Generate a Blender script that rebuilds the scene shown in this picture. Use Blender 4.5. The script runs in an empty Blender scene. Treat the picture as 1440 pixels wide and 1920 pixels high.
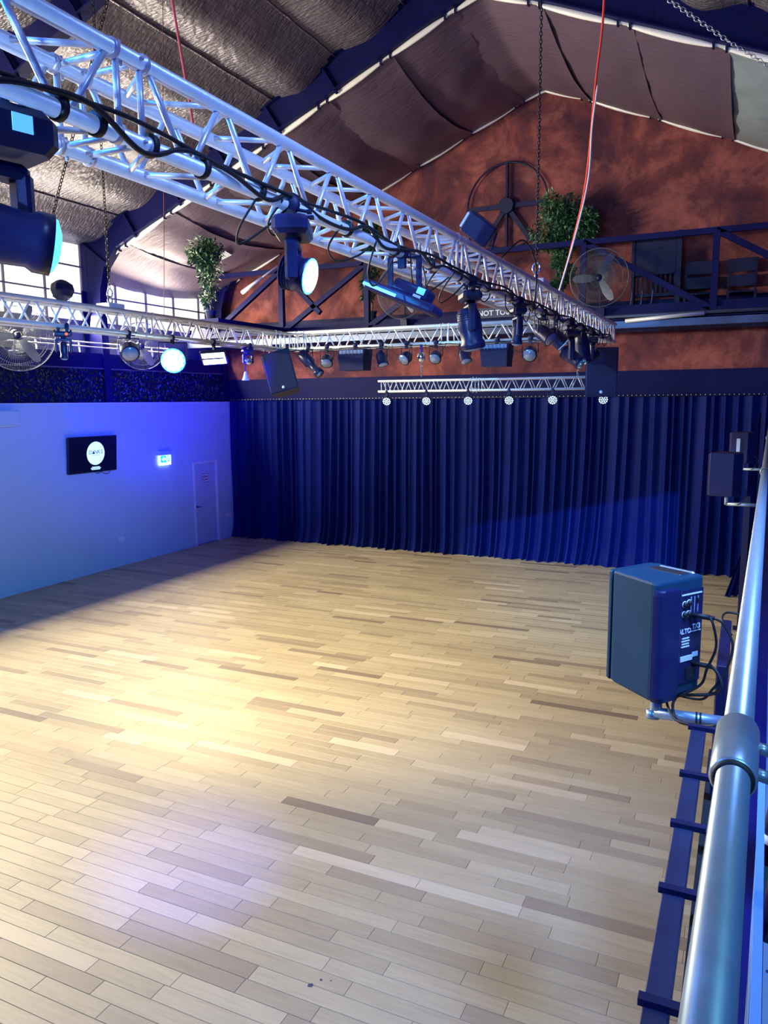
import bpy, math, random
from mathutils import Vector, Matrix, Euler, noise
random.seed(7)
PI = math.pi
C = bpy.context.scene.collection
sc = bpy.context.scene
V = Vector

# ------------------------------------------------------------------ camera
EYE = V((0, 0, 3.66))
cam = bpy.data.cameras.new('camera'); camo = bpy.data.objects.new('camera', cam); C.objects.link(camo)
_y, _p, _r = math.radians(25.2), math.radians(-8.2), math.radians(-0.5)
fw = V((-math.sin(_y)*math.cos(_p), math.cos(_y)*math.cos(_p), math.sin(_p)))
rt = V((math.cos(_y), math.sin(_y), 0)); up = rt.cross(fw)
rr = rt*math.cos(_r)+up*math.sin(_r); uu = up*math.cos(_r)-rt*math.sin(_r)
m = Matrix((rr, uu, -fw)).transposed().to_4x4(); m.translation = EYE
camo.matrix_world = m
cam.sensor_fit = 'VERTICAL'; cam.sensor_height = 24.0; cam.lens = 1443.0/1920.0*24.0
cam.clip_start = 0.05; cam.clip_end = 200
sc.camera = camo
# ------------------------------------------------------------------ world, lights, exposure
w = bpy.data.worlds.new('world'); sc.world = w; w.use_nodes = True
w.node_tree.nodes['Background'].inputs[0].default_value = (0.0, 0.03, 1.0, 1)
w.node_tree.nodes['Background'].inputs[1].default_value = 0.38
sc.view_settings.view_transform = 'Standard'; sc.view_settings.look = 'None'
sc.view_settings.exposure = 0.0; sc.view_settings.gamma = 1.0; sc.view_settings.use_curve_mapping = False

def light(kind, loc, to, energy, col, **k):
    d = bpy.data.lights.new(k.pop('name', kind.lower()+'_light'), kind); d.energy = energy; d.color = col
    for a, b in k.items(): setattr(d, a, b)
    o = bpy.data.objects.new(d.name, d); C.objects.link(o); o.location = loc
    o.rotation_euler = (V(to)-V(loc)).to_track_quat('-Z', 'Y').to_euler()
    return o
# daylight through the strip of side windows (the panes themselves stand just behind)
for yy, e in ((5.2, 2000), (9.8, 720), (14.4, 650)):
    light('AREA', (-13.22, yy, 5.42), (-8.0, yy, 4.3), e, (1.0, 0.90, 0.62), shape='RECTANGLE', size=4.4, size_y=0.30, name='window_daylight')
# stage floods and washes, several of them added without any fixture
light('SPOT', (-2.6, -2.5, 3.9), (-2.2, 17, 5.1), 1700, (0.26, 0.50, 1.0), spot_size=math.radians(46), spot_blend=0.6, shadow_soft_size=0.08, name='rear_flood')  # lifts the trusses, throws their shadows on the back wall
light('SPOT', (-4.6, 0.5, 6.2), (-1.8, 4.2, 4.5), 1100, (0.04, 0.30, 1.0), spot_size=math.radians(80), spot_blend=0.8, shadow_soft_size=0.1, name='truss_fill')  # added spot, gives the main truss its blue highlights
light('SPOT', (1.6, -1.5, 6.0), (-0.3, 3.0, 2.7), 420, (0.25, 0.75, 1.0), spot_size=math.radians(50), spot_blend=0.7, shadow_soft_size=0.15, name='side_flood')
light('SPOT', (-5.0, -2.0, 6.6), (-0.2, 2.6, 3.0), 900, (0.02, 0.24, 1.0), spot_size=math.radians(40), spot_blend=0.6, shadow_soft_size=0.1, name='rail_wash')
light('SPOT', (-6.3, 7.7, 4.0), (-13.0, 11.8, 4.8), 900, (0.0, 0.03, 1.0), spot_size=math.radians(75), spot_blend=1.0, shadow_soft_size=0.1, name='wall_wash')
light('SPOT', (-6.3, 8.4, 4.1), (-13.0, 16.0, 4.5), 1500, (0.0, 0.01, 1.0), spot_size=math.radians(75), spot_blend=1.0, shadow_soft_size=0.1, name='corner_wash')
light('SPOT', (-1.5, 3.2, 4.1), (-12.75, 9.5, 1.2), 2700, (0.03, 0.33, 1.0), spot_size=math.radians(46), spot_blend=0.9, shadow_soft_size=0.1, name='cross_wash')
light('SPOT', (-0.6, 1.0, 6.4), (-6.5, 16.5, 7.5), 60, (1.0, 0.5, 0.8), spot_size=math.radians(85), spot_blend=0.8, shadow_soft_size=0.4, name='roof_fill')  # added fill for the roof cloth, no lamp stands here

light('SPOT', (-0.6, -2.5, 4.2), (-2.9, 17.2, 0.9), 15000, (0.06, 0.36, 1.0), spot_size=math.radians(20), spot_blend=0.8, shadow_soft_size=0.004, name='curtain_patch_spot')  # added spot, makes the light patch on the curtain
light('SPOT', (-6.2, 5.0, 4.2), (-4.6, 9.4, 0), 2000, (1.0, 0.88, 0.58), spot_size=math.radians(84), spot_blend=1.0, shadow_soft_size=0.15, name='warm_floor_fill')  # added to brighten the middle of the floor, no fixture modelled
light('SPOT', (-4.3, 6.3, 5.7), (-4.2, 10.2, 4.4), 420, (0.10, 0.55, 1.0), spot_size=math.radians(85), spot_blend=0.7, shadow_soft_size=0.08, name='back_truss_fill')  # added spot, turns the back truss cyan
light('SPOT', (-7.4, 10.4, 4.35), (-12.8, 14.4, 4.15), 2600, (0.0, 0.004, 1.0), spot_size=math.radians(52), spot_blend=1.0, shadow_soft_size=0.08, name='hedge_glow_fill')  # added spot, stands for lens glare over the hedge
light('SPOT', (-1.80, 1.95, 4.02), (-3.9, 4.5, 0), 2300, (0.10, 0.12, 1.0), spot_size=math.radians(22), spot_blend=1.0, shadow_soft_size=0.05, name='beam_light')  # added spot, stands for the purple lamp reflection on the floor
light('SPOT', (1.0, 2.0, 6.6), (-2.2, 4.2, 0), 2900, (0.20, 0.38, 1.0), spot_size=math.radians(70), spot_blend=1.0, shadow_soft_size=0.5, name='floor_wash')

# ------------------------------------------------------------------ materials
MATS = {}
def mat(name, col, rough=0.5, metal=0.0, emit=None, es=0.0, alpha=None, bump=None, var=None, spec=None, coords='Object'):
    if name in MATS: return MATS[name]
    mt = bpy.data.materials.new(name); mt.use_nodes = True; nt = mt.node_tree; b = nt.nodes['Principled BSDF']
    b.inputs['Base Color'].default_value = (*col, 1); b.inputs['Roughness'].default_value = rough; b.inputs['Metallic'].default_value = metal
    if spec is not None: b.inputs['Specular IOR Level'].default_value = spec
    if emit: b.inputs['Emission Color'].default_value = (*emit, 1); b.inputs['Emission Strength'].default_value = es
    if alpha is not None: b.inputs['Alpha'].default_value = alpha
    g = nt.nodes.new('ShaderNodeNewGeometry')
    n = nt.nodes.new('ShaderNodeTexNoise'); n.inputs['Scale'].default_value = (var[0] if var else 6.0); n.inputs['Detail'].default_value = 5
    nt.links.new(g.outputs['Position'], n.inputs['Vector'])
    if not emit:
        mx = nt.nodes.new('ShaderNodeMix'); mx.data_type = 'RGBA'
        k = var[1] if var else 0.12
        mx.inputs[6].default_value = (*[c*(1-k) for c in col], 1); mx.inputs[7].default_value = (*[min(1, c*(1+k)) for c in col], 1)
        nt.links.new(n.outputs['Fac'], mx.inputs[0]); nt.links.new(mx.outputs[2], b.inputs['Base Color'])
    if bump:
        n2 = nt.nodes.new('ShaderNodeTexNoise'); n2.inputs['Scale'].default_value = bump[0]; n2.inputs['Detail'].default_value = 6
        mp = nt.nodes.new('ShaderNodeMapping'); mp.inputs['Scale'].default_value = bump[2] if len(bump) > 2 else (1, 1, 1)
        nt.links.new(g.outputs['Position'], mp.inputs['Vector']); nt.links.new(mp.outputs[0], n2.inputs['Vector'])
        bp = nt.nodes.new('ShaderNodeBump'); bp.inputs['Strength'].default_value = bump[1]; bp.inputs['Distance'].default_value = 0.05
        nt.links.new(n2.outputs['Fac'], bp.inputs['Height']); nt.links.new(bp.outputs[0], b.inputs['Normal'])
    MATS[name] = mt; return mt

def foil_grid(mt):
    nt = mt.node_tree; L = nt.links; b = nt.nodes['Principled BSDF']; src = b.inputs['Base Color'].links[0].from_socket
    g = nt.nodes.new('ShaderNodeNewGeometry'); br = nt.nodes.new('ShaderNodeTexBrick'); br.offset = 0
    br.inputs['Scale'].default_value = 1.0; br.inputs['Brick Width'].default_value = .085; br.inputs['Row Height'].default_value = .085; br.inputs['Mortar Size'].default_value = .0035; br.inputs['Mortar Smooth'].default_value = .6
    br.inputs['Color1'].default_value = (1, 1, 1, 1); br.inputs['Color2'].default_value = (.82, .82, .86, 1); br.inputs['Mortar'].default_value = (.30, .28, .32, 1)
    wn = nt.nodes.new('ShaderNodeTexNoise'); wn.inputs['Scale'].default_value = 2.5; L.new(g.outputs['Position'], wn.inputs['Vector'])
    sc_ = nt.nodes.new('ShaderNodeVectorMath'); sc_.operation = 'SCALE'; sc_.inputs['Scale'].default_value = .12; L.new(wn.outputs['Color'], sc_.inputs[0])
    ad = nt.nodes.new('ShaderNodeVectorMath'); L.new(g.outputs['Position'], ad.inputs[0]); L.new(sc_.outputs[0], ad.inputs[1]); L.new(ad.outputs[0], br.inputs['Vector'])
    mx = nt.nodes.new('ShaderNodeMix'); mx.data_type = 'RGBA'; mx.blend_type = 'MULTIPLY'; mx.inputs[0].default_value = 1.0
    L.new(src, mx.inputs[6]); L.new(br.outputs['Color'], mx.inputs[7]); L.new(mx.outputs[2], b.inputs['Base Color'])
M_alu = mat('aluminium', (0.80, 0.81, 0.84), 0.36, 0.4, bump=(40, 0.05), var=(9, 0.10))
M_galv = mat('galvanised_pipe', (0.34, 0.42, 0.48), 0.34, 0.6, var=(30, 0.18))
M_blk = mat('blue_lit_black_plastic', (0.012, 0.014, 0.06), 0.35, spec=0.3)  # black; blue of the stage light put into the base colour
M_blkm = mat('blue_lit_black_metal', (0.012, 0.013, 0.055), 0.5, 0.0, spec=0.25)  # black metal with the blue stage light mixed into its colour
M_rub = mat('black_rubber', (0.012, 0.012, 0.014), 0.55)
M_steel = mat('painted_steel', (0.005, 0.006, 0.070), 0.5, 0.0, var=(3, 0.3), spec=0.12)  # dark steel, base carries the blue stage light
M_white = mat('white_paint', (0.72, 0.74, 0.78), 0.55)
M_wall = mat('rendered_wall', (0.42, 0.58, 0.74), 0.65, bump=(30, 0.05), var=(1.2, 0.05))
M_panel = mat('side_cladding', (0.17, 0.17, 0.18), 0.6)
M_pane = mat('window_pane', (0.9, 0.9, 0.9), 0.5, emit=(1.0, 0.98, 0.97), es=1.15)
M_foil = mat('foil_insulation', (0.27, 0.245, 0.30), 0.33, 0.6, bump=(9, 0.9, (1.0, 2.6, 1.0)), var=(2.5, 0.3))
foil_grid(M_foil)
M_drape = mat('roof_drape', (0.155, 0.108, 0.168), 0.45, 0.35, bump=(4.5, 0.30, (1.0, 4.0, 1.0)), var=(1.5, 0.15))
M_drapeg = mat('pale_roof_drape', (0.30, 0.37, 0.44), 0.5, 0.3, bump=(5, 0.35), var=(3, 0.2))
M_hem = mat('drape_hem', (0.85, 0.84, 0.82), 0.4, 0.1)
M_leaf = mat('leaf_green', (0.035, 0.10, 0.045), 0.4, var=(8, 0.6))
M_hedge = mat('hedge_leaf', (0.012, 0.022, 0.018), 0.35, var=(8, 0.6))
M_trunk = mat('bark', (0.12, 0.09, 0.07), 0.8)
M_lamp = mat('lamp_glow', (1, 1, 1), 0.4, emit=(0.75, 0.97, 1.0), es=9.0)
M_cyan = mat('cyan_glow', (0.3, 0.9, 1), 0.4, emit=(0.12, 0.75, 0.95), es=1.4)
M_led = mat('led_glow', (1, 1, 1), 0.4, emit=(0.55, 0.80, 1.0), es=1.1)
M_lcd = mat('display_glow', (0.2, 0.6, 1), 0.4, emit=(0.10, 0.45, 1.0), es=1.0)
M_red = mat('red_glow', (1, 0.1, 0.05), 0.4, emit=(1.0, 0.13, 0.03), es=1.6)
M_screen = mat('screen_black', (0.008, 0.008, 0.03), 0.2)
M_scrw = mat('screen_white', (0.7, 1, 1), 0.4, emit=(0.62, 0.95, 0.95), es=1.05)
M_scrt = mat('screen_ink', (0.0, 0.02, 0.12), 0.4, emit=(0.0, 0.03, 0.16), es=1.0)
M_exit = mat('exit_green', (0, 0.5, 0.35), 0.4, emit=(0.02, 0.75, 0.55), es=1.0)
M_exitw = mat('exit_white', (1, 1, 1), 0.4, emit=(0.85, 1.0, 1.0), es=1.7)
M_redc = mat('red_cable', (0.75, 0.06, 0.04), 0.5)
M_whitec = mat('white_rope', (0.7, 0.66, 0.66), 0.6)
M_chain = mat('steel_chain', (0.35, 0.37, 0.42), 0.35, 0.85)
M_dchain = mat('black_chain', (0.02, 0.02, 0.03), 0.45, 0.5)
M_conc = mat('grey_floor', (0.13, 0.17, 0.22), 0.5, var=(4, 0.35))
M_ink = mat('print_white', (0.62, 0.72, 0.85), 0.5)
M_inkd = mat('print_dark', (0.01, 0.01, 0.05), 0.5)
M_spk = mat('speaker_cabinet', (0.010, 0.042, 0.075), 0.5, bump=(300, 0.08), spec=.10)
M_glass = mat('lamp_glass', (0.25, 0.30, 0.42), 0.12, 0.3)
M_chrome = mat('chrome', (0.7, 0.75, 0.8), 0.15, 1.0)
M_blade = mat('fan_blade', (0.20, 0.23, 0.3), 0.35, 0.7)
M_pot = mat('plant_pot', (0.04, 0.05, 0.09), 0.5)
M_signb = mat('sign_blue', (0.02, 0.03, 0.09), 0.5)

def terracotta():
    mt = bpy.data.materials.new('terracotta_render'); mt.use_nodes = True; nt = mt.node_tree; b = nt.nodes['Principled BSDF']; L = nt.links; b.inputs['Specular IOR Level'].default_value = .15
    g = nt.nodes.new('ShaderNodeNewGeometry')
    def nz(s, d=8, r=0.62, dist=0.0):
        n = nt.nodes.new('ShaderNodeTexNoise'); n.inputs['Scale'].default_value = s; n.inputs['Detail'].default_value = d
        n.inputs['Roughness'].default_value = r; n.inputs['Distortion'].default_value = dist; L.new(g.outputs['Position'], n.inputs['Vector']); return n
    r1 = nt.nodes.new('ShaderNodeValToRGB'); e = r1.color_ramp.elements
    e[0].position = 0.38; e[0].color = (0.062, 0.022, 0.040, 1); e[1].position = 0.64; e[1].color = (0.34, 0.10, 0.085, 1)
    q = e.new(0.50); q.color = (0.15, 0.042, 0.048, 1)
    L.new(nz(0.8, 10, 0.70, 0.4).outputs['Fac'], r1.inputs[0])
    r2 = nt.nodes.new('ShaderNodeValToRGB'); r2.color_ramp.elements[0].position = 0.60; r2.color_ramp.elements[1].position = 0.72
    L.new(nz(1.7, 4, 0.5).outputs['Fac'], r2.inputs[0])
    mx = nt.nodes.new('ShaderNodeMix'); mx.data_type = 'RGBA'; mx.inputs[7].default_value = (0.34, 0.125, 0.105, 1)
    mu = nt.nodes.new('ShaderNodeMath'); mu.operation = 'MULTIPLY'; mu.inputs[1].default_value = 0.6
    L.new(r2.outputs[0], mu.inputs[0]); L.new(mu.outputs[0], mx.inputs[0]); L.new(r1.outputs[0], mx.inputs[6])
    L.new(mx.outputs[2], b.inputs['Base Color']); b.inputs['Roughness'].default_value = 0.75
    bp = nt.nodes.new('ShaderNodeBump'); bp.inputs['Strength'].default_value = 0.25; bp.inputs['Distance'].default_value = 0.03
    L.new(nz(9).outputs['Fac'], bp.inputs['Height']); L.new(bp.outputs[0], b.inputs['Normal'])
    return mt
M_terra = terracotta()

def wood():
    mt = bpy.data.materials.new('oak_plank'); mt.use_nodes = True; nt = mt.node_tree; b = nt.nodes['Principled BSDF']; L = nt.links
    g = nt.nodes.new('ShaderNodeNewGeometry'); at = nt.nodes.new('ShaderNodeAttribute'); at.attribute_name = 'tone'
    cx = nt.nodes.new('ShaderNodeCombineXYZ'); ml = nt.nodes.new('ShaderNodeMath'); ml.operation = 'MULTIPLY'; ml.inputs[1].default_value = 37.0
    L.new(at.outputs['Fac'], ml.inputs[0]); L.new(ml.outputs[0], cx.inputs[2])
    ad = nt.nodes.new('ShaderNodeVectorMath'); ad.operation = 'ADD'; L.new(g.outputs['Position'], ad.inputs[0]); L.new(cx.outputs[0], ad.inputs[1])
    mp = nt.nodes.new('ShaderNodeMapping'); mp.inputs['Scale'].default_value = (1.2, 14, 1); L.new(ad.outputs[0], mp.inputs['Vector'])
    n = nt.nodes.new('ShaderNodeTexNoise'); n.inputs['Scale'].default_value = 2.2; n.inputs['Detail'].default_value = 9; n.inputs['Distortion'].default_value = 0.6; n.inputs['Roughness'].default_value = 0.7
    L.new(mp.outputs[0], n.inputs['Vector'])
    r = nt.nodes.new('ShaderNodeValToRGB'); e = r.color_ramp.elements
    e[0].position = 0.0; e[0].color = (0.14, 0.105, 0.08, 1); e[1].position = 1.0; e[1].color = (0.58, 0.47, 0.34, 1)
    q = e.new(0.10); q.color = (0.26, 0.195, 0.14, 1); q = e.new(0.45); q.color = (0.39, 0.312, 0.20, 1); q = e.new(0.8); q.color = (0.47, 0.38, 0.25, 1)
    L.new(at.outputs['Fac'], r.inputs[0])
    mr = nt.nodes.new('ShaderNodeMapRange'); mr.inputs[1].default_value = 0.3; mr.inputs[2].default_value = 0.7; mr.inputs[3].default_value = 0.86; mr.inputs[4].default_value = 1.10
    L.new(n.outputs['Fac'], mr.inputs[0])
    mx = nt.nodes.new('ShaderNodeVectorMath'); mx.operation = 'SCALE'; L.new(r.outputs[0], mx.inputs[0]); L.new(mr.outputs[0], mx.inputs['Scale'])
    L.new(mx.outputs[0], b.inputs['Base Color'])
    n3 = nt.nodes.new('ShaderNodeTexNoise'); n3.inputs['Scale'].default_value = 0.9; n3.inputs['Detail'].default_value = 5; L.new(g.outputs['Position'], n3.inputs['Vector'])
    m3 = nt.nodes.new('ShaderNodeMapRange'); m3.inputs[3].default_value = 0.34; m3.inputs[4].default_value = 0.52; L.new(n3.outputs['Fac'], m3.inputs[0]); L.new(m3.outputs[0], b.inputs['Roughness'])
    bp = nt.nodes.new('ShaderNodeBump'); bp.inputs['Strength'].default_value = 0.06; bp.inputs['Distance'].default_value = 0.01
    L.new(n.outputs['Fac'], bp.inputs['Height']); L.new(bp.outputs[0], b.inputs['Normal'])
    return mt
M_wood = wood()

def velvet():
    mt = mat('stage_velvet', (0.002, 0.008, 0.10), 0.6, 0.0, var=(5, 0.2), spec=0.08)  # dark cloth; blue stage light put into its colour and sheen
    b = mt.node_tree.nodes['Principled BSDF']; b.inputs['Sheen Weight'].default_value = 0.3; b.inputs['Sheen Roughness'].default_value = 0.35
    b.inputs['Sheen Tint'].default_value = (0.06, 0.20, 1.0, 1)
    return mt
M_velvet = velvet()

# ------------------------------------------------------------------ mesh builder
def frame_to(d):
    return V(d).to_track_quat('Z', 'Y').to_matrix()
class MB:
    def __init__(s): s.v = []; s.f = []; s.sm = []
    def add(s, vs, fs, smooth=False, M=None):
        o = len(s.v)
        s.v += [tuple(M @ V(p)) if M is not None else tuple(p) for p in vs]
        for f in fs: s.f.append(tuple(i+o for i in f)); s.sm.append(smooth)
        return s
    def box(s, c, d, M=None, bev=0.0):
        x, y, z = [k/2 for k in d]; c = V(c)
        if bev <= 0:
            vs = [c+V((a*x, b*y, e*z)) for e in (-1, 1) for a, b in ((-1, -1), (1, -1), (1, 1), (-1, 1))]
            fs = [(3, 2, 1, 0), (4, 5, 6, 7), (0, 1, 5, 4), (1, 2, 6, 5), (2, 3, 7, 6), (3, 0, 4, 7)]
            return s.add(vs, fs, False, M)
        bm = min(bev, x*.9, y*.9, z*.9)
        def ring(ix, zz):
            a, b = x-ix, y-ix
            return [c+V((p, q, zz)) for p, q in ((-a+bm, -b), (a-bm, -b), (a, -b+bm), (a, b-bm), (a-bm, b), (-a+bm, b), (-a, b-bm), (-a, -b+bm))]
        vs = ring(bm*.7, -z)+ring(0, -z+bm)+ring(0, z-bm)+ring(bm*.7, z)
        fs = [tuple(range(7, -1, -1)), tuple(range(24, 32))]
        for k in range(3):
            for i in range(8): j = (i+1) % 8; fs.append((k*8+i, k*8+j, k*8+8+j, k*8+8+i))
        return s.add(vs, fs, False, M)
    def bx(s, x0, x1, y0, y1, z0, z1, M=None, bev=0.0):
        return s.box(((x0+x1)/2, (y0+y1)/2, (z0+z1)/2), (abs(x1-x0), abs(y1-y0), abs(z1-z0)), M, bev)
    def lathe(s, p, d, prof, n=16, M=None, smooth=True):
        R = frame_to(d); p = V(p); vs = []; fs = []
        for (r, h) in prof:
            for i in range(n):
                a = 2*PI*i/n; vs.append(p+R @ V((r*math.cos(a), r*math.sin(a), h)))
        for k in range(len(prof)-1):
            for i in range(n):
                j = (i+1) % n; fs.append((k*n+i, k*n+j, (k+1)*n+j, (k+1)*n+i))
        if prof[0][0] > 1e-5: fs.append(tuple(range(n-1, -1, -1)))
        if prof[-1][0] > 1e-5: fs.append(tuple((len(prof)-1)*n+i for i in range(n)))
        return s.add(vs, fs, smooth, M)
    def cyl(s, a, b, r, n=10, r2=None, M=None):
        a = V(a); b = V(b); d = b-a
        return s.lathe(a, d, [(r, 0), (r if r2 is None else r2, d.length)], n, M)
    def bar(s, a, b, w, h=None, M=None):
        a = V(a); b = V(b); d = b-a; h = h or w
        R = d.to_track_quat('Y', 'Z').to_matrix().to_4x4(); R.translation = (a+b)/2
        if M is not None: R = M @ R
        return s.box((0, 0, 0), (w, d.length, h), R)
    def tube(s, pts, r, n=6, M=None, closed=False):
        pts = [V(p) for p in pts]; N = len(pts); vs = []; fs = []; last = None
        for i, p in enumerate(pts):
            if closed: t = pts[(i+1) % N]-pts[i-1]
            else: t = pts[min(i+1, N-1)]-pts[max(i-1, 0)]
            t.normalize()
            if last is None: u = t.orthogonal().normalized()
            else: u = (last-t*last.dot(t)).normalized()
            last = u; v = t.cross(u)
            for k in range(n):
                a = 2*PI*k/n; vs.append(p+(u*math.cos(a)+v*math.sin(a))*r)
        for i in range(N if closed else N-1):
            i2 = (i+1) % N
            for k in range(n):
                j = (k+1) % n; fs.append((i*n+k, i*n+j, i2*n+j, i2*n+k))
        if not closed: fs.append(tuple(range(n-1, -1, -1))); fs.append(tuple((N-1)*n+k for k in range(n)))
        return s.add(vs, fs, True, M)
    def prism(s, poly, z0, z1, M=None):
        n = len(poly); vs = [(x, y, z0) for x, y in poly]+[(x, y, z1) for x, y in poly]
        fs = [tuple(range(n-1, -1, -1)), tuple(range(n, 2*n))]+[(i, (i+1) % n, n+(i+1) % n, n+i) for i in range(n)]
        return s.add(vs, fs, False, M)
    def grid(s, fn, nu, nv, smooth=True, thick=None):
        vs = [fn(i/nu, j/nv) for j in range(nv+1) for i in range(nu+1)]
        fs = [(j*(nu+1)+i, j*(nu+1)+i+1, (j+1)*(nu+1)+i+1, (j+1)*(nu+1)+i) for j in range(nv) for i in range(nu)]
        return s.add(vs, fs, smooth)
    def chain(s, a, b, L=0.05, wd=0.018, r=0.004):
        a = V(a); b = V(b); d = b-a; n = max(2, int(d.length/(L*0.74))); R = frame_to(d)
        for i in range(n):
            c = a+d*((i+.5)/n); ph = (i % 2)*PI/2; pts = []
            for k in range(8):
                t = 2*PI*k/8; x = math.cos(t)*wd; z = math.sin(t)*L/2
                pts.append(c+R @ V((x*math.cos(ph), x*math.sin(ph), z)))
            s.tube(pts, r, 4, closed=True)
        return s
    def mesh(s, name):
        me = bpy.data.meshes.new(name); me.from_pydata(s.v, [], s.f); me.polygons.foreach_set('use_smooth', s.sm); me.update(); return me
    def build(s, name, mt, parent=None, **k):
        o = bpy.data.objects.new(name, s.mesh(name)); C.objects.link(o)
        if mt is not None: o.data.materials.append(mt)
        if parent is not None: o.parent = parent
        return tag(o, **k)
LAST = [None]
def tag(o, label=None, cat=None, group=None, kind=None):
    if label: o['label'] = label
    if cat: o['category'] = cat
    if group: o['group'] = group
    if kind: o['kind'] = kind
    LAST[0] = o
    return o
def thing(name, label, cat, loc=(0, 0, 0), rot=(0, 0, 0), group=None, kind=None):
    o = bpy.data.objects.new(name, None); C.objects.link(o); o.location = loc; o.rotation_euler = rot; o.empty_display_size = 0.1
    return tag(o, label, cat, group, kind)
def struct(name, kind='structure', loc=(0, 0, 0)):
    o = bpy.data.objects.new(name, None); C.objects.link(o); o.location = loc; o['kind'] = kind; return o
def kids(o): return [c for c in bpy.data.objects if c.parent == o]
def dup(root, loc, rot=None, label=None):
    r = root.copy(); C.objects.link(r); r.location = loc
    if rot is not None: r.rotation_euler = rot
    if label: r['label'] = label
    for ch in kids(root):
        c = ch.copy(); C.objects.link(c); c.parent = r
        for g in kids(ch):
            d = g.copy(); C.objects.link(d); d.parent = c
    return r
def share(name, me, parent, loc, rot=(0, 0, 0)):
    o = bpy.data.objects.new(name, me); C.objects.link(o); o.parent = parent; o.location = loc; o.rotation_euler = rot; return o
def smooth_pts(pts, n=6):
    pts = [V(p) for p in pts]; out = []
    for i in range(len(pts)-1):
        p0 = pts[max(i-1, 0)]; p1 = pts[i]; p2 = pts[i+1]; p3 = pts[min(i+2, len(pts)-1)]
        for k in range(n):
            t = k/n
            out.append(0.5*((2*p1)+(p2-p0)*t+(2*p0-5*p1+4*p2-p3)*t*t+(3*p1-p0-3*p2+p3)*t**3))
    out.append(pts[-1]); return out
def text(name, s, size, mt, parent, M, ext=0.001, align='CENTER', sx=1.0, bold=0.0):
    cu = bpy.data.curves.new(name, 'FONT'); cu.body = s; cu.size = size; cu.extrude = ext; cu.align_x = align; cu.align_y = 'CENTER'; cu.offset = bold; cu.resolution_u = 3
    to = bpy.data.objects.new(name, cu); me = bpy.data.meshes.new_from_object(to); bpy.data.objects.remove(to)
    me.materials.append(mt); o = bpy.data.objects.new(name, me); C.objects.link(o); o.parent = parent
    o.matrix_local = M @ Matrix.Diagonal((sx, 1, 1, 1)); return o
def basis(x, y, z, p):
    m = Matrix((V(x), V(y), V(z))).transposed().to_4x4(); m.translation = V(p); return m

# ------------------------------------------------------------------ floor of planks
XL, YB, XR = -12.72, 17.45, 4.8
floor = struct('floor')
MB().bx(XL-0.6, XR, -1.0, 17.6, -0.10, -0.012).build('floor_slab', M_inkd, floor)
planks = []
PW = 0.13; y = -0.9; row = 0
while y < 17.5:
    x = XL-random.uniform(0, 0.9)
    while x < XR:
        L = random.choice((0.55, 0.8, 0.95, 0.95, 1.1, 1.25))
        x1 = min(x+L, XR); x0 = max(x, XL)
        if x1-x0 > 0.05:
            t = random.gauss(0.50, 0.15); q = random.random()
            if q < 0.03: t = random.uniform(0.05, 0.16)
            elif q > 0.96: t = random.uniform(0.8, 0.95)
            planks.append((x0, x1, y, y+PW, min(1, max(0, t))))
        x = x+L
    y += PW
inv = camo.matrix_world.inverted()
def inview(c):
    p = inv @ V(c)
    return p.z < -0.1 and abs(p.x/-p.z) < 720/1443*1.02 and abs(p.y/-p.z) < 960/1443*1.02
planks.sort(key=lambda p: (0 if inview(((p[0]+p[1])/2, (p[2]+p[3])/2, 0)) else 1, (V(((p[0]+p[1])/2, p[2], 0))-EYE).length/math.sqrt(p[1]-p[0])))
def plank_geo(mb, x0, x1, y0, y1, h=0.0):
    g = 0.0009; b = 0.0022
    vs = [(x0+g, y0+g, -.012), (x1-g, y0+g, -.012), (x1-g, y1-g, -.012), (x0+g, y1-g, -.012),
          (x0+g, y0+g, h-.002), (x1-g, y0+g, h-.002), (x1-g, y1-g, h-.002), (x0+g, y1-g, h-.002),
          (x0+g+b, y0+g+b, h), (x1-g-b, y0+g+b, h), (x1-g-b, y1-g-b, h), (x0+g+b, y1-g-b, h)]
    fs = [(8, 9, 10, 11)]
    for k in (0, 4):
        for i in range(4): j = (i+1) % 4; fs.append((k+i, k+j, k+4+j, k+4+i))
    mb.add(vs, fs)
    return len(vs)
def tone_attr(me, vals):
    a = me.attributes.new('tone', 'FLOAT', 'POINT'); a.data.foreach_set('value', vals)
for p in planks[:300]:
    mb = MB(); n = plank_geo(mb, p[0]-p[0], p[1]-p[0], 0, p[3]-p[2]); o = mb.build('plank', M_wood, floor); o.location = (p[0], p[2], 0)
    tone_attr(o.data, [p[4]]*n)
mb = MB(); tv = []
for p in planks[300:]:
    n = plank_geo(mb, *p[:4], h=random.uniform(-0.0004, 0)); tv += [p[4]]*n
o = mb.build('planks', M_wood, floor, kind='stuff'); tone_attr(o.data, tv)
# scuffs
mk = mat('scuff_mark', (0.03, 0.04, 0.07), 0.6)
for (x, y, r) in ((-2.32, 3.77, .018), (-2.28, 3.84, .010), (-2.22, 3.86, .006), (-2.06, 3.35, .012)):
    mb = MB(); pts = [(x+math.cos(a)*r*random.uniform(.5, 1.6), y+math.sin(a)*r*random.uniform(.5, 1.3)) for a in [2*PI*i/9 for i in range(9)]]
    mb.prism(pts, 0.0002, 0.0008).build('scuff_mark', mk, floor)

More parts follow.
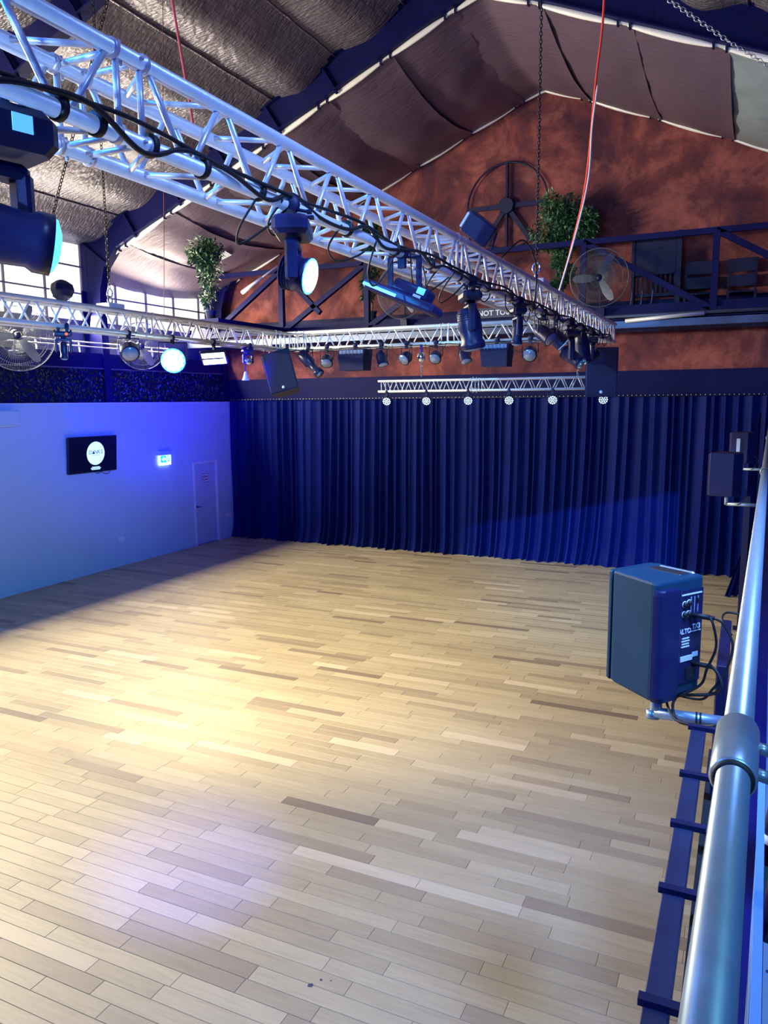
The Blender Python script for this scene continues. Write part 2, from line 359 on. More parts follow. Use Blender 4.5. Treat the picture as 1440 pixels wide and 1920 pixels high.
# ------------------------------------------------------------------ left partition wall with door
wl = struct('wall_left')
DY0, DY1, DZ = 15.68, 16.56, 2.10
mb = MB(); X0, X1 = XL-0.10, XL
mb.bx(X0, X1, -1, DY0-.06, 0, 3.66); mb.bx(X0, X1, DY0-.06, DY1+.06, DZ+.06, 3.66); mb.bx(X0, X1, DY1+.06, 17.6, 0, 3.66)
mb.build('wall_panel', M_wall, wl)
MB().bx(X0-.05, X1+.012, -1, 17.6, 3.66, 3.68).build('wall_cap', M_white, wl)
dr = struct('door_1')
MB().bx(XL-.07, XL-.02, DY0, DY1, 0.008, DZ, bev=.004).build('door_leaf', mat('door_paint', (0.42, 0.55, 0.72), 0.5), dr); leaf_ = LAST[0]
f = MB(); f.bx(XL-.09, XL+.018, DY0-.06, DY0, 0, DZ); f.build('door_jamb', M_white, dr)
f = MB(); f.bx(XL-.09, XL+.018, DY1, DY1+.06, 0, DZ); f.build('door_jamb', M_white, dr)
f = MB(); f.bx(XL-.09, XL+.018, DY0-.06, DY1+.06, DZ, DZ+.06); f.build('door_head', M_white, dr)
h = MB(); h.cyl((XL-.02, DY0+.07, 1.0), (XL+.04, DY0+.07, 1.0), .012); h.cyl((XL+.035, DY0+.07, 1.0), (XL+.035, DY0+.18, 1.0), .009); h.cyl((XL-.02, DY0+.07, 1.0), (XL-.012, DY0+.07, 1.0), .028, 14)
h.build('door_handle', M_blkm, leaf_)
sg = thing('door_sign', 'small white framed sign lettered STORAGE ROOM on the white door', 'sign', (XL-.018, 16.12, 1.72))
MB().bx(0, .004, -.14, .14, -.11, .11).build('sign_frame', M_inkd, sg); MB().bx(.003, .006, -.13, .13, -.10, .10).build('sign_plate', M_white, sg)
Rx = lambda p: basis((0, 1, 0), (0, 0, 1), (1, 0, 0), p)
text('lettering', 'STORAGE', .062, M_inkd, sg, Rx((.007, 0, .03)), bold=.002, sx=.85); text('lettering', 'ROOM', .062, M_inkd, sg, Rx((.007, 0, -.045)), bold=.002)
bb = MB(); bb.bx(XL, XL+.014, -1, DY0-.06, 0, .09); bb.bx(XL, XL+.014, DY1+.06, 17.3, 0, .09); bb.build('baseboard_left', M_wall, None, kind='structure')

# television
tv_ = thing('wall_television', 'black flat television on the blue-lit wall showing a round white logo', 'television', (XL+.05, 12.26, 2.59), (0, math.radians(4), 0))
MB().bx(0, .05, -.68, .68, -.385, .385, bev=.008).build('casing', M_blk, tv_)
MB().bx(.048, .053, -.665, .665, -.37, .37).build('screen', M_screen, tv_); scr_ = LAST[0]
MB().lathe((.052, .06, .02), (1, 0, 0), [(.25, 0), (.25, .003)], 40).build('logo_disc', M_scrw, scr_)
for i, (s, yy) in enumerate((('D', -.155), ('N', .0), ('K', .085), ('S', .165))):
    text('lettering', s, .12, M_scrt, scr_, Rx((.058, .06+yy, .045)))
MB().add([(.0575, .06-.105, .008), (.0575, .06-.03, .008), (.0575, .06-.068, .085)], [(0, 1, 2)]).build('logo_triangle', M_scrt, scr_)
MB().bx(.0555, .0575, -.06, .18, -.022, -.016).build('logo_rule', M_scrt, scr_)
for k, (a, b) in enumerate(((.11, -.275), (.14, -.300), (.12, -.325))):
    MB().bx(.053, .055, .06-a, .06+a, b-.008, b+.008).build('caption_line', M_scrw, scr_)
MB().bx(-.05, .0, -.12, .12, -.12, .12).build('wall_bracket', M_blkm, tv_)
tc = MB(); tc.tube(smooth_pts([(-.01, .08, -.36), (.0, .15, -.43), (.0, .26, -.40), (.0, .34, -.44), (.0, .46, -.46), (-.01, .56, -.37)]), .006); tc.build('power_lead', M_rub, tv_)
# exit sign
ex = thing('exit_sign', 'lit white and green exit sign with an arrow on the wall', 'sign', (XL, 14.55, 2.34))
MB().bx(0, .10, -.22, .22, .08, .18, bev=.01).build('housing', M_wall, ex)
MB().bx(.03, .06, -.20, .20, -.16, .08).build('lit_panel', M_exitw, ex); lit_ = LAST[0]
MB().bx(.059, .063, -.17, .03, -.10, .07).build('arrow_field', M_exit, lit_)
ar = MB(); ar.add([(.064, -.13, -.015), (.064, -.06, .045), (.064, -.06, -.075)], [(0, 2, 1)]); ar.bx(.0632, .0645, -.06, .01, -.035, .005); ar.build('arrow', M_exitw, lit_)
mn = MB(); mn.bx(.059, .063, .08, .17, -.09, .07); mn.build('doorway_mark', M_exit, lit_)
rm = MB(); rm.lathe((.0635, .125, .045), (1, 0, 0), [(.014, 0), (.014, .002)], 10); rm.bar((.0645, .125, .035), (.0645, .118, -.02), .002, .02)
for a, b in (((.12, -.02), (.145, -.05)), ((.145, -.05), (.15, -.08)), ((.118, -.02), (.10, -.05)), ((.125, .025), (.15, .0)), ((.125, .025), (.10, .0))): rm.bar((.0645, *a), (.0645, *b), .002, .009)
rm.build('running_figure', M_exitw, lit_)
# sockets and small wall units
def socket(loc, label, g=None):
    s = thing('wall_socket', label, 'socket', loc); MB().bx(0, .012, -.09, .09, -.055, .055, bev=.004).build('face_plate', M_white, s)
    for q in (-.04, .04): MB().bx(.011, .014, q-.018, q+.018, -.02, .02).build('switch', M_white, s)
socket((XL, 13.02, .62), 'white double power socket low on the wall below the television')
socket((XL, 17.02, .62), 'white double power socket low on the wall right of the door')
ac = thing('wall_unit', 'white boxy unit high on the wall at the left edge of the picture', 'wall unit', (XL, 9.85, 3.42))
MB().bx(0, .22, -.6, .55, -.16, .12, bev=.02).build('casing', M_wall, ac); MB().bx(.02, .20, -.5, .45, -.175, -.158).build('outlet_flap', M_white, ac)

# ------------------------------------------------------------------ side wall above the partition
wl2 = struct('wall_left_upper')
SX = -13.40
MB().bx(SX-.1, SX, -1, 17.9, 3.4, 5.45).build('cladding', M_panel, wl2)
MB().bx(SX, X0, -1, 17.6, 3.52, 3.66).build('ledge', M_steel, wl2)
tr = struct('trim_1')
MB().bx(-13.1, -12.84, -1, 17.4, 4.42, 4.74).build('beam', M_steel, tr)
MB().bx(-12.86, -12.82, -1, 17.4, 4.40, 4.425).build('beam_lip', mat('beam_lip', (.10, .10, .16), .5), tr)
win = struct('window_1')
yy = -1.0
while yy < 17.6:
    MB().bx(SX-.06, SX-.04, yy+.02, yy+.98, 5.47, 7.1).build('pane', M_pane, win)
    MB().bx(SX-.05, SX+.005, yy-.012, yy+.012, 5.45, 7.1).build('mullion', M_panel, win); yy += 1.0
for z in (5.46, 6.05, 6.62): MB().bx(SX-.05, SX+.01, -1, 17.6, z-.014, z+.014).build('transom', M_panel, win)
# hedge band
hg = thing('artificial_hedge', 'dark leafy artificial hedge band along the top of the white wall', 'hedge', (-12.9, 12, 3.68))
MB().bx(-.22, -.02, -9, 5.3, 0, .72).build('backing_mesh', M_steel, hg)
mb = MB()
for i in range(6500):
    p = V((random.uniform(-.03, .05), random.uniform(-4.5, 5.3) if i < 5600 else random.uniform(-9, -4.5), random.uniform(0, .72)))
    d = V((random.gauss(0, .5)+.3, random.gauss(0, 1), random.gauss(0, 1))).normalized(); u = d.orthogonal().normalized(); l = random.uniform(.02, .045)
    mb.add([p, p+d*l+u*l*.35, p+d*l*2, p+d*l-u*l*.35], [(0, 1, 2, 3)])
mb.build('leaves', M_hedge, hg, kind='stuff')
# rail pipe with cups above the hedge
rp = thing('wall_conduit', 'pale thin pipe run with brackets along the dark beam at left', 'pipe', (-12.78, 10, 4.86))
q = MB(); q.cyl((0, -3, 0), (0, 5.0, .0), .014); q.cyl((0, -3, .09), (0, 5.0, .09), .014); q.build('pipe_run', M_alu, rp)
for k in range(7): MB().bar((0, -2.2+k*1.1, .1), (-.03, -2.2+k*1.1+.05, -.12), .03, .03).build('bracket', M_white, rp)

# ------------------------------------------------------------------ back wall, roof
def zl(x): return 10.30-0.42*abs(x+4.3)     # underside line of the rafters
XRI = -4.3
wb = struct('wall_back')
MB().add([(SX, 17.5, 5.6), (XR, 17.5, 5.6), (XR, 17.5, zl(XR)+.5), (XRI, 17.5, 10.85), (SX, 17.5, zl(SX)+.5),
          (SX, 17.7, 5.6), (XR, 17.7, 5.6), (XR, 17.7, zl(XR)+.5), (XRI, 17.7, 10.85), (SX, 17.7, zl(SX)+.5)],
         [(0, 1, 2, 3, 4), (9, 8, 7, 6, 5), (0, 5, 6, 1), (1, 6, 7, 2), (2, 7, 8, 3), (3, 8, 9, 4), (4, 9, 5, 0)]).build('upper_gable', M_terra, wb)
MB().bx(SX, XR, 17.5, 17.7, 4.26, 5.6).build('lower_band', M_terra, wb)
MB().bx(SX, XR, 17.46, 17.7, 0, 4.26).build('painted_panel', mat('blue_lit_panel', (.004, .006, .065), .6, spec=.1), wb)  # dark panel, blue light painted into its base colour
MB().bx(SX, XR, 17.44, 17.47, 5.56, 5.72).build('rail_board', M_steel, wb)

ceil = struct('ceiling')
def beam(name, inner, outer, y, parent, fwid=.20):
    mb = MB(); n = len(inner)
    for i in range(n-1):
        a, b, c, d = inner[i], inner[i+1], outer[i+1], outer[i]
        vs = [(p[0], y-.008, p[1]) for p in (a, b, c, d)]+[(p[0], y+.008, p[1]) for p in (a, b, c, d)]
        mb.add(vs, [(0, 1, 2, 3), (7, 6, 5, 4), (0, 4, 5, 1), (1, 5, 6, 2), (2, 6, 7, 3), (3, 7, 4, 0)])
        for (p, q) in ((a, b), (d, c)):
            mb.bar((p[0], y, p[1]), (q[0], y, q[1]), fwid, .022)
    return mb.build(name, M_steel, parent)
fn = 0
for fy in (3.4, 8.2, 13.0, 17.25):
    fn += 1; fr = struct('trim_%d' % (fn+1))
    D = .60
    beam('rafter', [(-12.3, zl(-12.3)), (XRI, 10.30)], [(-12.3, zl(-12.3)+D-.05), (XRI, 10.30+D)], fy, fr)
    beam('rafter', [(XRI, 10.30), (XR, zl(XR))], [(XRI, 10.30+D), (XR, zl(XR)+D)], fy, fr)
    beam('column', [(-12.80, 3.6), (-12.84, 5.5), (-12.80, 6.1), (-12.66, 6.55), (-12.3, zl(-12.3))],
         [(-13.30, 3.6), (-13.32, 5.5), (-13.33, 6.1), (-13.33, 7.15), (-12.3, zl(-12.3)+D-.05)], fy, fr)
    MB().bar((-13.3, fy-.05, 7.1), (-12.62, fy-.05, 6.6), .03, .06).build('stiffener', M_steel, fr)
    for k, xx in enumerate((-12.0, -10.8, -9.6, -8.4, -7.2)):
        MB().bar((xx-.1, fy-.05, zl(xx)+.56), (xx+.25, fy-.05, zl(xx)+.03), .05, .05).build('stiffener', M_steel, fr)
rs_ = struct('ceiling_outer')
for a_, b_ in ((SX-.1, XRI), (XRI, XR)):
    MB().add([(a_, -1, zl(a_)+.70), (b_, -1, zl(b_)+.70), (b_, 17.7, zl(b_)+.70), (a_, 17.7, zl(a_)+.70), (a_, -1, zl(a_)+.74), (b_, -1, zl(b_)+.74), (b_, 17.7, zl(b_)+.74), (a_, 17.7, zl(a_)+.74)],
             [(0, 1, 2, 3), (7, 6, 5, 4), (0, 4, 5, 1), (1, 5, 6, 2), (2, 6, 7, 3), (3, 7, 4, 0)]).build('roof_sheet', M_steel, rs_)
# foil sheets between purlins in the open bays
bays = ((-1.0, 3.4), (3.4, 8.2), (8.2, 13.0))
xs = [SX, -12.2, -10.9, -9.6, -8.3, -7.0, -5.65, XRI, -2.95, -1.6, -.3, 1.0, 2.3, 3.6, XR]
for bi, (ya, yb) in enumerate(bays):
    for i in range(len(xs)-1):
        xa, xb = xs[i], xs[i+1]; sd = random.random()*50; sag = random.uniform(.10, .2)
        def fnn(u, v, xa=xa, xb=xb, ya=ya, yb=yb, sd=sd, sag=sag):
            x = xa+(xb-xa)*u; yv = ya+(yb-ya)*v
            s = sag*math.sin(PI*u)+.03*noise.noise((x*1.3+sd, yv*2.2, 0))+.007*noise.noise((x*1.5+sd, yv*12, 3))+.012*noise.noise((x*6, yv*.8+sd, 1))
            s += .05*max(0, noise.noise((x*.8+sd, yv*.9, 7)))
            return (x, yv, zl(x)+.60-s*(math.sin(PI*min(1, max(0, u)))*.8+.2))
        MB().grid(fnn, 16, 60).build('insulation_sheet', M_foil, ceil)
        mb = MB(); pts = [(xb+.03*noise.noise((0, yv*3, sd)), yv, zl(xb)+.585) for yv in [ya+(yb-ya)*k/24 for k in range(25)]]; mb.tube(pts, .022, 5); mb.build('seam', M_foil, ceil)
# purlins seen in the nearest bays
# draped cloth panels in the last bay
sx_ = [SX+.05, -12.2, -10.95, -9.75, -8.5, -7.28, -6.02, -4.83, -3.42, -2.02, -.65, .75, 2.1, 3.4, XR]
def zdr(x): return zl(x)-.02-.03*max(0, 1-abs(x+4.3)/1.2)
for i in range(len(sx_)-1):
    xa, xb = sx_[i], sx_[i+1]; sd = random.random()*40
    sgx = random.uniform(.05, .12); sgy = random.uniform(.14, .20); ph = .05 if i % 2 else .0
    def fnn(u, v, xa=xa, xb=xb, sd=sd, sgx=sgx, sgy=sgy, ph=ph):
        x = xa+(xb-xa)*(-.05+u*1.15); yv = 13.05+(17.44-13.05)*v
        cvy = math.sin(PI*v)
        s = sgy*cvy+sgx*math.sin(PI*min(1, u*1.1))*(.3+.7*cvy)+ph*u*cvy*1.6+.014*noise.noise((x*1.2+sd, yv*7, 0))*(1-v)+.02*noise.noise((x*2+sd, yv*1.5, 0))
        return (x, yv, zdr(x)-s-.03*u)
    lab = None
    o = MB().grid(fnn, 18, 40).build('drape_panel', M_drapeg if i == 10 else M_drape, ceil)
    if i == 10: o['label'] = 'pale grey drape panel'
# hems
def hem(y, xa, xb, seedv):
    n = max(3, int(abs(xb-xa)/.08)); mb = MB(); rings = []
    N = 8; vs = []; fs = []
    for k in range(n+1):
        t = k/n; x = xa+(xb-xa)*t; r = .018+.05*math.sin(PI*t)**.7
        for j in range(N):
            a = 2*PI*j/N; vs.append((x, y+r*.55*math.cos(a), zdr(x)-.02+r*math.sin(a)))
    for k in range(n):
        for j in range(N): fs.append((k*N+j, k*N+(j+1) % N, (k+1)*N+(j+1) % N, (k+1)*N+j))
    mb.add(vs, fs, True); mb.build('hem_roll', M_hem, ceil)
for yv, off in ((13.03, 0), (17.38, .04)):
    for i in range(len(sx_)-1):
        hem(yv, sx_[i]+.05, sx_[i+1]-.05, i)
        MB().bar((sx_[i+1]-.10, yv, zdr(sx_[i+1]-.1)), (sx_[i+1]+.10, yv, zdr(sx_[i+1]+.1)), .03, .045).build('hem_sleeve', M_hem, ceil)
        for d in (-.09, .09):
            MB().box((sx_[i+1]+d, yv, zdr(sx_[i+1]+d)-.01), (.035, .07, .11)).build('hem_clip', M_blk, ceil)
vt = thing('roof_vent', 'small square vent plate with dark slot set in the pale roof drape', 'vent', (-11.3, 15.3, 7.05), (0, math.radians(-23), .3))
MB().box((0, 0, 0), (.32, .42, .02)).build('plate', M_white, vt); MB().box((-.22, 0, -.01), (.2, .42, .02)).build('slot', M_blk, vt)

# ------------------------------------------------------------------ stage curtain
def curtain(name, x0, x1, yc, ztop, label, nfold, seed, cols=1500):
    rnd = random.Random(seed)
    # fold phase varies along x
    def fn_(u, v):
        x = x0+(x1-x0)*u; z = ztop*(1-v)
        drift = .42*noise.noise((x*.5, 3.3, seed))*v**3 + .12*noise.noise((x*1.5, 8.1, seed))*v
        px = x+drift
        ph = px*nfold*2*PI + 4.2*noise.noise((px*.8, 1.7, seed)) + 1.6*noise.noise((px*2.6, .5, seed))
        k = .55+.9*max(0, .5+noise.noise((px*1.3, 9, seed)))
        amp = (.045+.060*v)*k
        s = math.sin(ph); s2 = math.sin(ph*.5+1.3)
        yy = yc - amp*(1.0-abs(s)**1.2*1.5) - .55*amp*s2 - .016*math.sin(ph*2.3+2)*(.3+v)
        fl = max(0, (v-.86)/.14)
        yy -= fl*fl*(.10+.08*noise.noise((x*.8, 0, seed+5)))
        yy -= .09*math.sin(PI*min(1, v))*(noise.noise((x*.35, z*.3, seed))+.3)
        zz = z*(1)+.004
        xx = x+drift*.35+.02*math.cos(ph)
        if v > .90: zz = z*.9+.02+.02*abs(math.sin(ph*.7))*(1-(v-.9)/.1); 
        if v >= .999: zz = .006
        return (xx, yy, zz)
    mb = MB(); mb.grid(fn_, cols, 44)
    return mb
cu = thing('stage_curtain', 'long dark blue-lit pleated curtain hanging across the whole back of the hall', 'curtain', (0, 0, 0))
curtain('c', -12.66, 0.9, 17.25, 3.70, '', 2.5, 11, 2000).build('cloth', M_velvet, cu)
MB().cyl((-12.7, 17.22, 3.72), (4.8, 17.22, 3.72), .016, 8).build('track_pipe', M_blkm, cu)
mb = MB()
for k in range(150): mb.box((-12.6+k*.09, 17.19, 3.735), (.012, .012, .012))
mb.build('curtain_ties', M_hem, cu, kind='stuff')
cu2 = thing('side_curtain', 'loose dark blue-lit curtain tail swept to the floor beside the balcony rail', 'curtain', (0, 0, 0))
def sfn(u, v):
    z = 3.4*(1-v); wd = .04+.40*max(0, (1.5-z)/1.5)**1.1
    return (.22-wd*(1-u)*1.0, 15.25+.45*u+.05*math.sin(u*26), z*.995+.01)
MB().grid(sfn, 60, 30).build('cloth', M_velvet, cu2)
pl = thing('balcony_support_post', 'black vertical post beside the swept side curtain', 'post', (.06, 13.2, 0))
MB().box((0, 0, 1.07), (.09, .09, 2.14)).build('shaft', M_blkm, pl); MB().box((0, 0, .01), (.2, .2, .02)).build('foot_plate', M_blkm, pl)

# ------------------------------------------------------------------ gallery across the back wall
gal = thing('gallery_girder', 'dark steel lattice girder with diagonals along the gallery at the back wall', 'girder', (-4, 16.4, 5.3))
GZ0, GZ1 = 5.34, 6.80
def gb(name, a, b, w=.11, h=.11): MB().bar((a[0]+4, 0, a[1]-5.3), (b[0]+4, 0, b[1]-5.3), w, h).build(name, M_steel, gal)
gb('top_chord', (-12.7, GZ1), (XR, GZ1)); gb('bottom_chord', (-13.2, GZ0), (XR, GZ0))
posts = (-12.6, -10.42, -8.1, -5.65, -3.19, -.71, 1.75, 4.2)
for x in posts: gb('post', (x, GZ0), (x, GZ1), .12, .12)
for i in range(len(posts)-1):
    a, b = posts[i], posts[i+1]
    if a >= -5.7: gb('diagonal', (a, GZ1), (b, GZ0))
    else: gb('diagonal', (b, GZ1), (a, GZ0))
gb('diagonal', (-10.42, GZ1), (-9.35, 5.75))
wk = thing('gallery_walkway', 'dark blue gallery floor of steel channels and boards below the girder', 'walkway', (-4, 16.9, 5.07))
def wkp(n, y0, y1, z0, z1, mt=M_steel, x0=SX+.12, x1=XR): MB().bx(x0+4, x1+4, y0-16.9, y1-16.9, z0-5.07, z1-5.07).build(n, mt, wk)
M_chan = mat('channel_steel', (.07, .09, .17), .35, .5, var=(2, .4))
wkp('floor_board', 16.3, 17.46, 5.20, 5.24, M_steel)
wkp('channel', 16.30, 16.36, 5.06, 5.22, M_chan); wkp('channel', 16.6, 16.66, 5.07, 5.20, M_chan); wkp('channel', 16.95, 17.01, 5.07, 5.20, M_chan); wkp('channel', 17.3, 17.36, 5.07, 5.20, M_chan)
wkp('kick_board', 16.42, 16.45, 5.40, 5.52, M_steel); wkp('ledge', 17.1, 17.46, 5.50, 5.56, M_steel)
MB().cyl((-8+4, -.65, .22), (XR+4, -.65, .22), .035, 8).build('pipe', M_chan, wk)
MB().cyl((-2.3+4, -.69, .12), (-.85+4, -.69, .20), .04, 8).build('lagged_pipe', M_alu, wk)
gs = thing('gallery_sign', 'blue and white lettered warning board hanging on the gallery edge', 'sign', (-5.05, 16.28, 5.50))
MB().bx(-.75, .75, -.012, .012, -.10, .11).build('board', M_signb, gs)
text('lettering', 'DO NOT TOUCH', .15, M_ink, gs, basis((1, 0, 0), (0, 0, 1), (0, -1, 0), (0, -.014, 0)), bold=.003, sx=1.05)
bxp = thing('black_panel_cabinet', 'tall black panelled cabinet with slatted base on the gallery', 'cabinet', (-1.83, 17.15, 5.24))
MB().bx(-.44, .36, -.12, .12, .92, 1.72, bev=.01).build('carcass', M_blkm, bxp); MB().bx(.36, .46, -.14, .14, 0, 1.76).build('side_post', M_blkm, bxp); MB().bx(-.5, -.44, -.14, .14, 0, 1.74).build('side_post', M_blkm, bxp)
for k in range(9): MB().bx(-.40+k*.09, -.36+k*.09, -.02, .02, .55, .92).build('slat', M_blkm, bxp)
MB().bx(-.5, .46, -.05, .05, .50, .56).build('bottom_rail', M_blkm, bxp)
def gchair(x, label):
    c = thing('gallery_chair', label, 'chair', (x, 17.0, 5.24), group='slatted chairs on the gallery')
    for q in (-.24, .24): MB().bx(q-.02, q+.02, .16, .2, 0, 1.14).build('leg', M_blkm, c); MB().bx(q-.02, q+.02, -.2, -.16, 0, .45).build('leg', M_blkm, c)
    MB().bx(-.27, .27, .15, .19, .88, 1.14, bev=.006).build('back_slat', M_blkm, c); MB().bx(-.27, .27, .15, .19, .60, .83, bev=.006).build('back_slat', M_blkm, c)
    MB().bx(-.27, .27, -.22, .2, .44, .48, bev=.006).build('seat', M_blkm, c)
gchair(-1.03, 'black slatted chair on the gallery next to the black panelled cabinet')
gchair(-.24, 'black slatted chair on the gallery at the right edge of the picture')
cb = thing('curved_bench_legs', 'pale bent-metal seat frame lying beside the round cage fan on the gallery', 'seat frame', (-2.3, 16.7, 5.24))
for k in range(3): MB().tube(smooth_pts([(-.55+.2*k, 0, .02), (-.2+.2*k, 0, .06), (0+.2*k, 0, .25), (.05+.2*k, 0, .6)]), .018).build('bent_tube', M_chan, cb)
wh = thing('spoked_wheel', 'large black iron wheel with spokes mounted on the terracotta wall', 'wheel', (-5.1, 17.40, 7.93))
mb = MB(); mb.tube([(.92*math.cos(2*PI*k/64), 0, .92*math.sin(2*PI*k/64)) for k in range(64)], .022, 6, closed=True); mb.build('rim', M_blkm, wh)
mb = MB(); mb.lathe((0, -.09, 0), (0, 1, 0), [(.17, 0), (.19, .03), (.19, .14)], 8, smooth=False); mb.build('hub', M_blkm, wh)
for a in (0, 90, 180, 270, 235, 305):
    a = math.radians(a); MB().bar((.15*math.cos(a), 0, .15*math.sin(a)), (.9*math.cos(a), 0, .9*math.sin(a)), .05, .10).build('spoke', M_blkm, wh)

tbk = thing('rigging_strut', 'short shiny metal strut sticking up left of the glaring moving head light', 'strut', (-10.85, 15.6, 6.35))
MB().cyl((-.12, .0, -.10), (.85, .0, .42), .022, 8).build('rod', M_alu, tbk); MB().cyl((-.16, 0, -.12), (.42, 0, .19), .05, 10, .035).build('sleeve', M_alu, tbk)
def ficus(loc, label, h, cr, n, seed, lower=True):
    rnd = random.Random(seed); t = thing('ficus_tree', label, 'plant', loc, group='potted ficus trees on the gallery')
    MB().lathe((0, 0, 0), (0, 0, 1), [(.09, 0), (.12, .20), (.135, .20), (.135, .23), (.11, .23), (.10, .19)], 16).build('pot', M_pot, t)
    tr_ = MB(); tr_.tube(smooth_pts([(0, 0, .18), (.03, .02, h*.3), (-.02, 0, h*.6), (.03, 0, h*.85)]), .022, 6); tr_.tube(smooth_pts([(.02, 0, .18), (-.03, .02, h*.35), (.05, 0, h*.7), (-.04, 0, h*.9)]), .016, 6)
    for k in range(9):
        a = rnd.random()*6.28; tr_.tube(smooth_pts([(0, 0, h*.55), (math.cos(a)*cr*.4, math.sin(a)*cr*.3, h*.75), (math.cos(a)*cr*.8, math.sin(a)*cr*.5, h*(.7+.25*rnd.random()))], 4), .007, 4)
    tr_.build('trunk', M_trunk, t)
    mb = MB(); blobs = []
    for k in range(13): a = rnd.random()*6.28; r_ = cr*rnd.uniform(.1, .75); blobs.append((V((math.cos(a)*r_, math.sin(a)*r_*.6, h*.78+rnd.uniform(-.28, .22)*h*.55)), rnd.uniform(.35, .55)*cr))
    if lower:
        for k in range(5): blobs.append((V((rnd.uniform(-.12, .12), rnd.uniform(-.1, .1), h*(.25+.09*k))), .14+.02*k))
    for i in range(n):
        c, r_ = rnd.choice(blobs); d0 = V((rnd.gauss(0, 1), rnd.gauss(0, 1), rnd.gauss(0, 1))).normalized(); p = c+d0*r_*rnd.random()**.5
        d = (d0+V((rnd.gauss(0, .5), rnd.gauss(0, .5), -.5+rnd.gauss(0, .5)))).normalized(); u = d.cross(V((rnd.random(), rnd.random(), 1))).normalized(); nn = d.cross(u); l = rnd.uniform(.08, .13)
        mb.add([p, p+d*l*.45+u*l*.24, p+d*l, p+d*l*.45-u*l*.24, p+d*l*.5+nn*l*.06], [(0, 1, 4), (1, 2, 4), (2, 3, 4), (3, 0, 4)])
    mb.build('foliage', M_leaf, t, kind='stuff')
wkp('side_platform', 13.7, 16.3, 5.36, 5.44, M_steel, -11.5, -10.3)
ficus((-10.80, 14.1, 5.44), 'leafy ficus tree with drooping twigs near the bright windows at left', 1.75, .48, 2300, 3)
ficus((-8.28, 17.0, 5.56), 'ficus tree in a pot half hidden behind the near truss', 2.4, .45, 2600, 4)
ficus((-3.72, 16.85, 5.5), 'dense dark ficus tree in front of the spoked wheel and terracotta wall', 2.45, .66, 5200, 5)

# ------------------------------------------------------------------ fans
M_cage = mat('fan_cage', (0.10, 0.12, 0.17), 0.5, 0.2)
def fan(loc, face, R, label, tilt=0):
    f = thing('cage_fan', label, 'fan', loc, group='industrial cage fans')
    d = V(face).normalized(); Rm = frame_to(d).to_4x4()
    f.matrix_world = Matrix.Translation(V(loc)) @ Rm
    mb = MB()
    for (r, z) in ((R, 0), (R*.985, .05), (R*.985, -.05), (R*.8, .10), (R*.55, .125), (R*.3, .14), (R*.8, -.10), (R*.5, -.125)):
        mb.tube([(r*math.cos(2*PI*k/48), r*math.sin(2*PI*k/48), z) for k in range(48)], .007 if r == R else .0028, 5, closed=True)
    for k in range(90):
        a = 2*PI*k/90; c, s_ = math.cos(a), math.sin(a)
        for sg_ in (1, -1): mb.tube([(R*c, R*s_, 0), (R*.98*c, R*.98*s_, .05*sg_), (R*.6*c, R*.6*s_, .12*sg_), (R*.12*c, R*.12*s_, .145*sg_)], .0020, 3)
    mb.build('cage', M_cage, f)
    mb = MB(); mb.lathe((0, 0, -.10), (0, 0, 1), [(.045, 0), (.06, .04), (.06, .12), (.03, .16)], 14); mb.build('hub', M_blk, f)
    for k in range(3):
        a = 2*PI*k/3+.5+R; bl = MB()
        def bf(u, v, a=a):
            rr_ = R*(.12+.78*u); wdt = (.07+.05*math.sin(PI*u))*(v-.5)*(1.6 if u < .9 else 1.0); tw = .7*(1-u*.5)
            x, y, z = rr_, wdt*math.cos(tw), wdt*math.sin(tw)
            return (x*math.cos(a)-y*math.sin(a), x*math.sin(a)+y*math.cos(a), z)
        bl.grid(bf, 8, 3); bl.build('blade', M_blade, f)
    MB().lathe((0, 0, -.34), (0, 0, 1), [(.06, 0), (.085, .03), (.085, .18), (.05, .22)], 14).build('motor', M_blk, f)
    return f
def fan_stand(f, top, foot):
    a = f.matrix_world.inverted() @ V(top); b = f.matrix_world.inverted() @ V(foot)
    MB().cyl(a, b, .025, 8).build('stand_pole', M_blkm, f); MB().box(b, (.16, .16, .16)).build('mount', M_blkm, f)
f1 = fan((-7.08, 16.0, 6.04), (-.1, -1, -.12), .58, 'round cage fan on the gallery below the long wash light'); fan_stand(f1, (-7.08, 16.2, 5.95), (-7.08, 16.25, 5.4))
f2 = fan((-2.8, 16.0, 6.03), (.12, -1, -.1), .56, 'round cage fan on the gallery beside the dark ficus tree'); fan_stand(f2, (-2.8, 16.2, 5.95), (-2.8, 16.25, 5.4))
f3 = fan((-12.35, 10.35, 4.93), (1, -.55, -.15), .66, 'round cage fan at the left edge of the picture'); fan_stand(f3, (-12.6, 10.5, 4.9), (-12.75, 10.55, 4.6))
f4 = fan((-12.35, 13.6, 4.92), (1, -.75, -.1), .52, 'round cage fan washed blue behind the left truss'); fan_stand(f4, (-12.6, 13.8, 4.9), (-12.75, 13.8, 4.6))

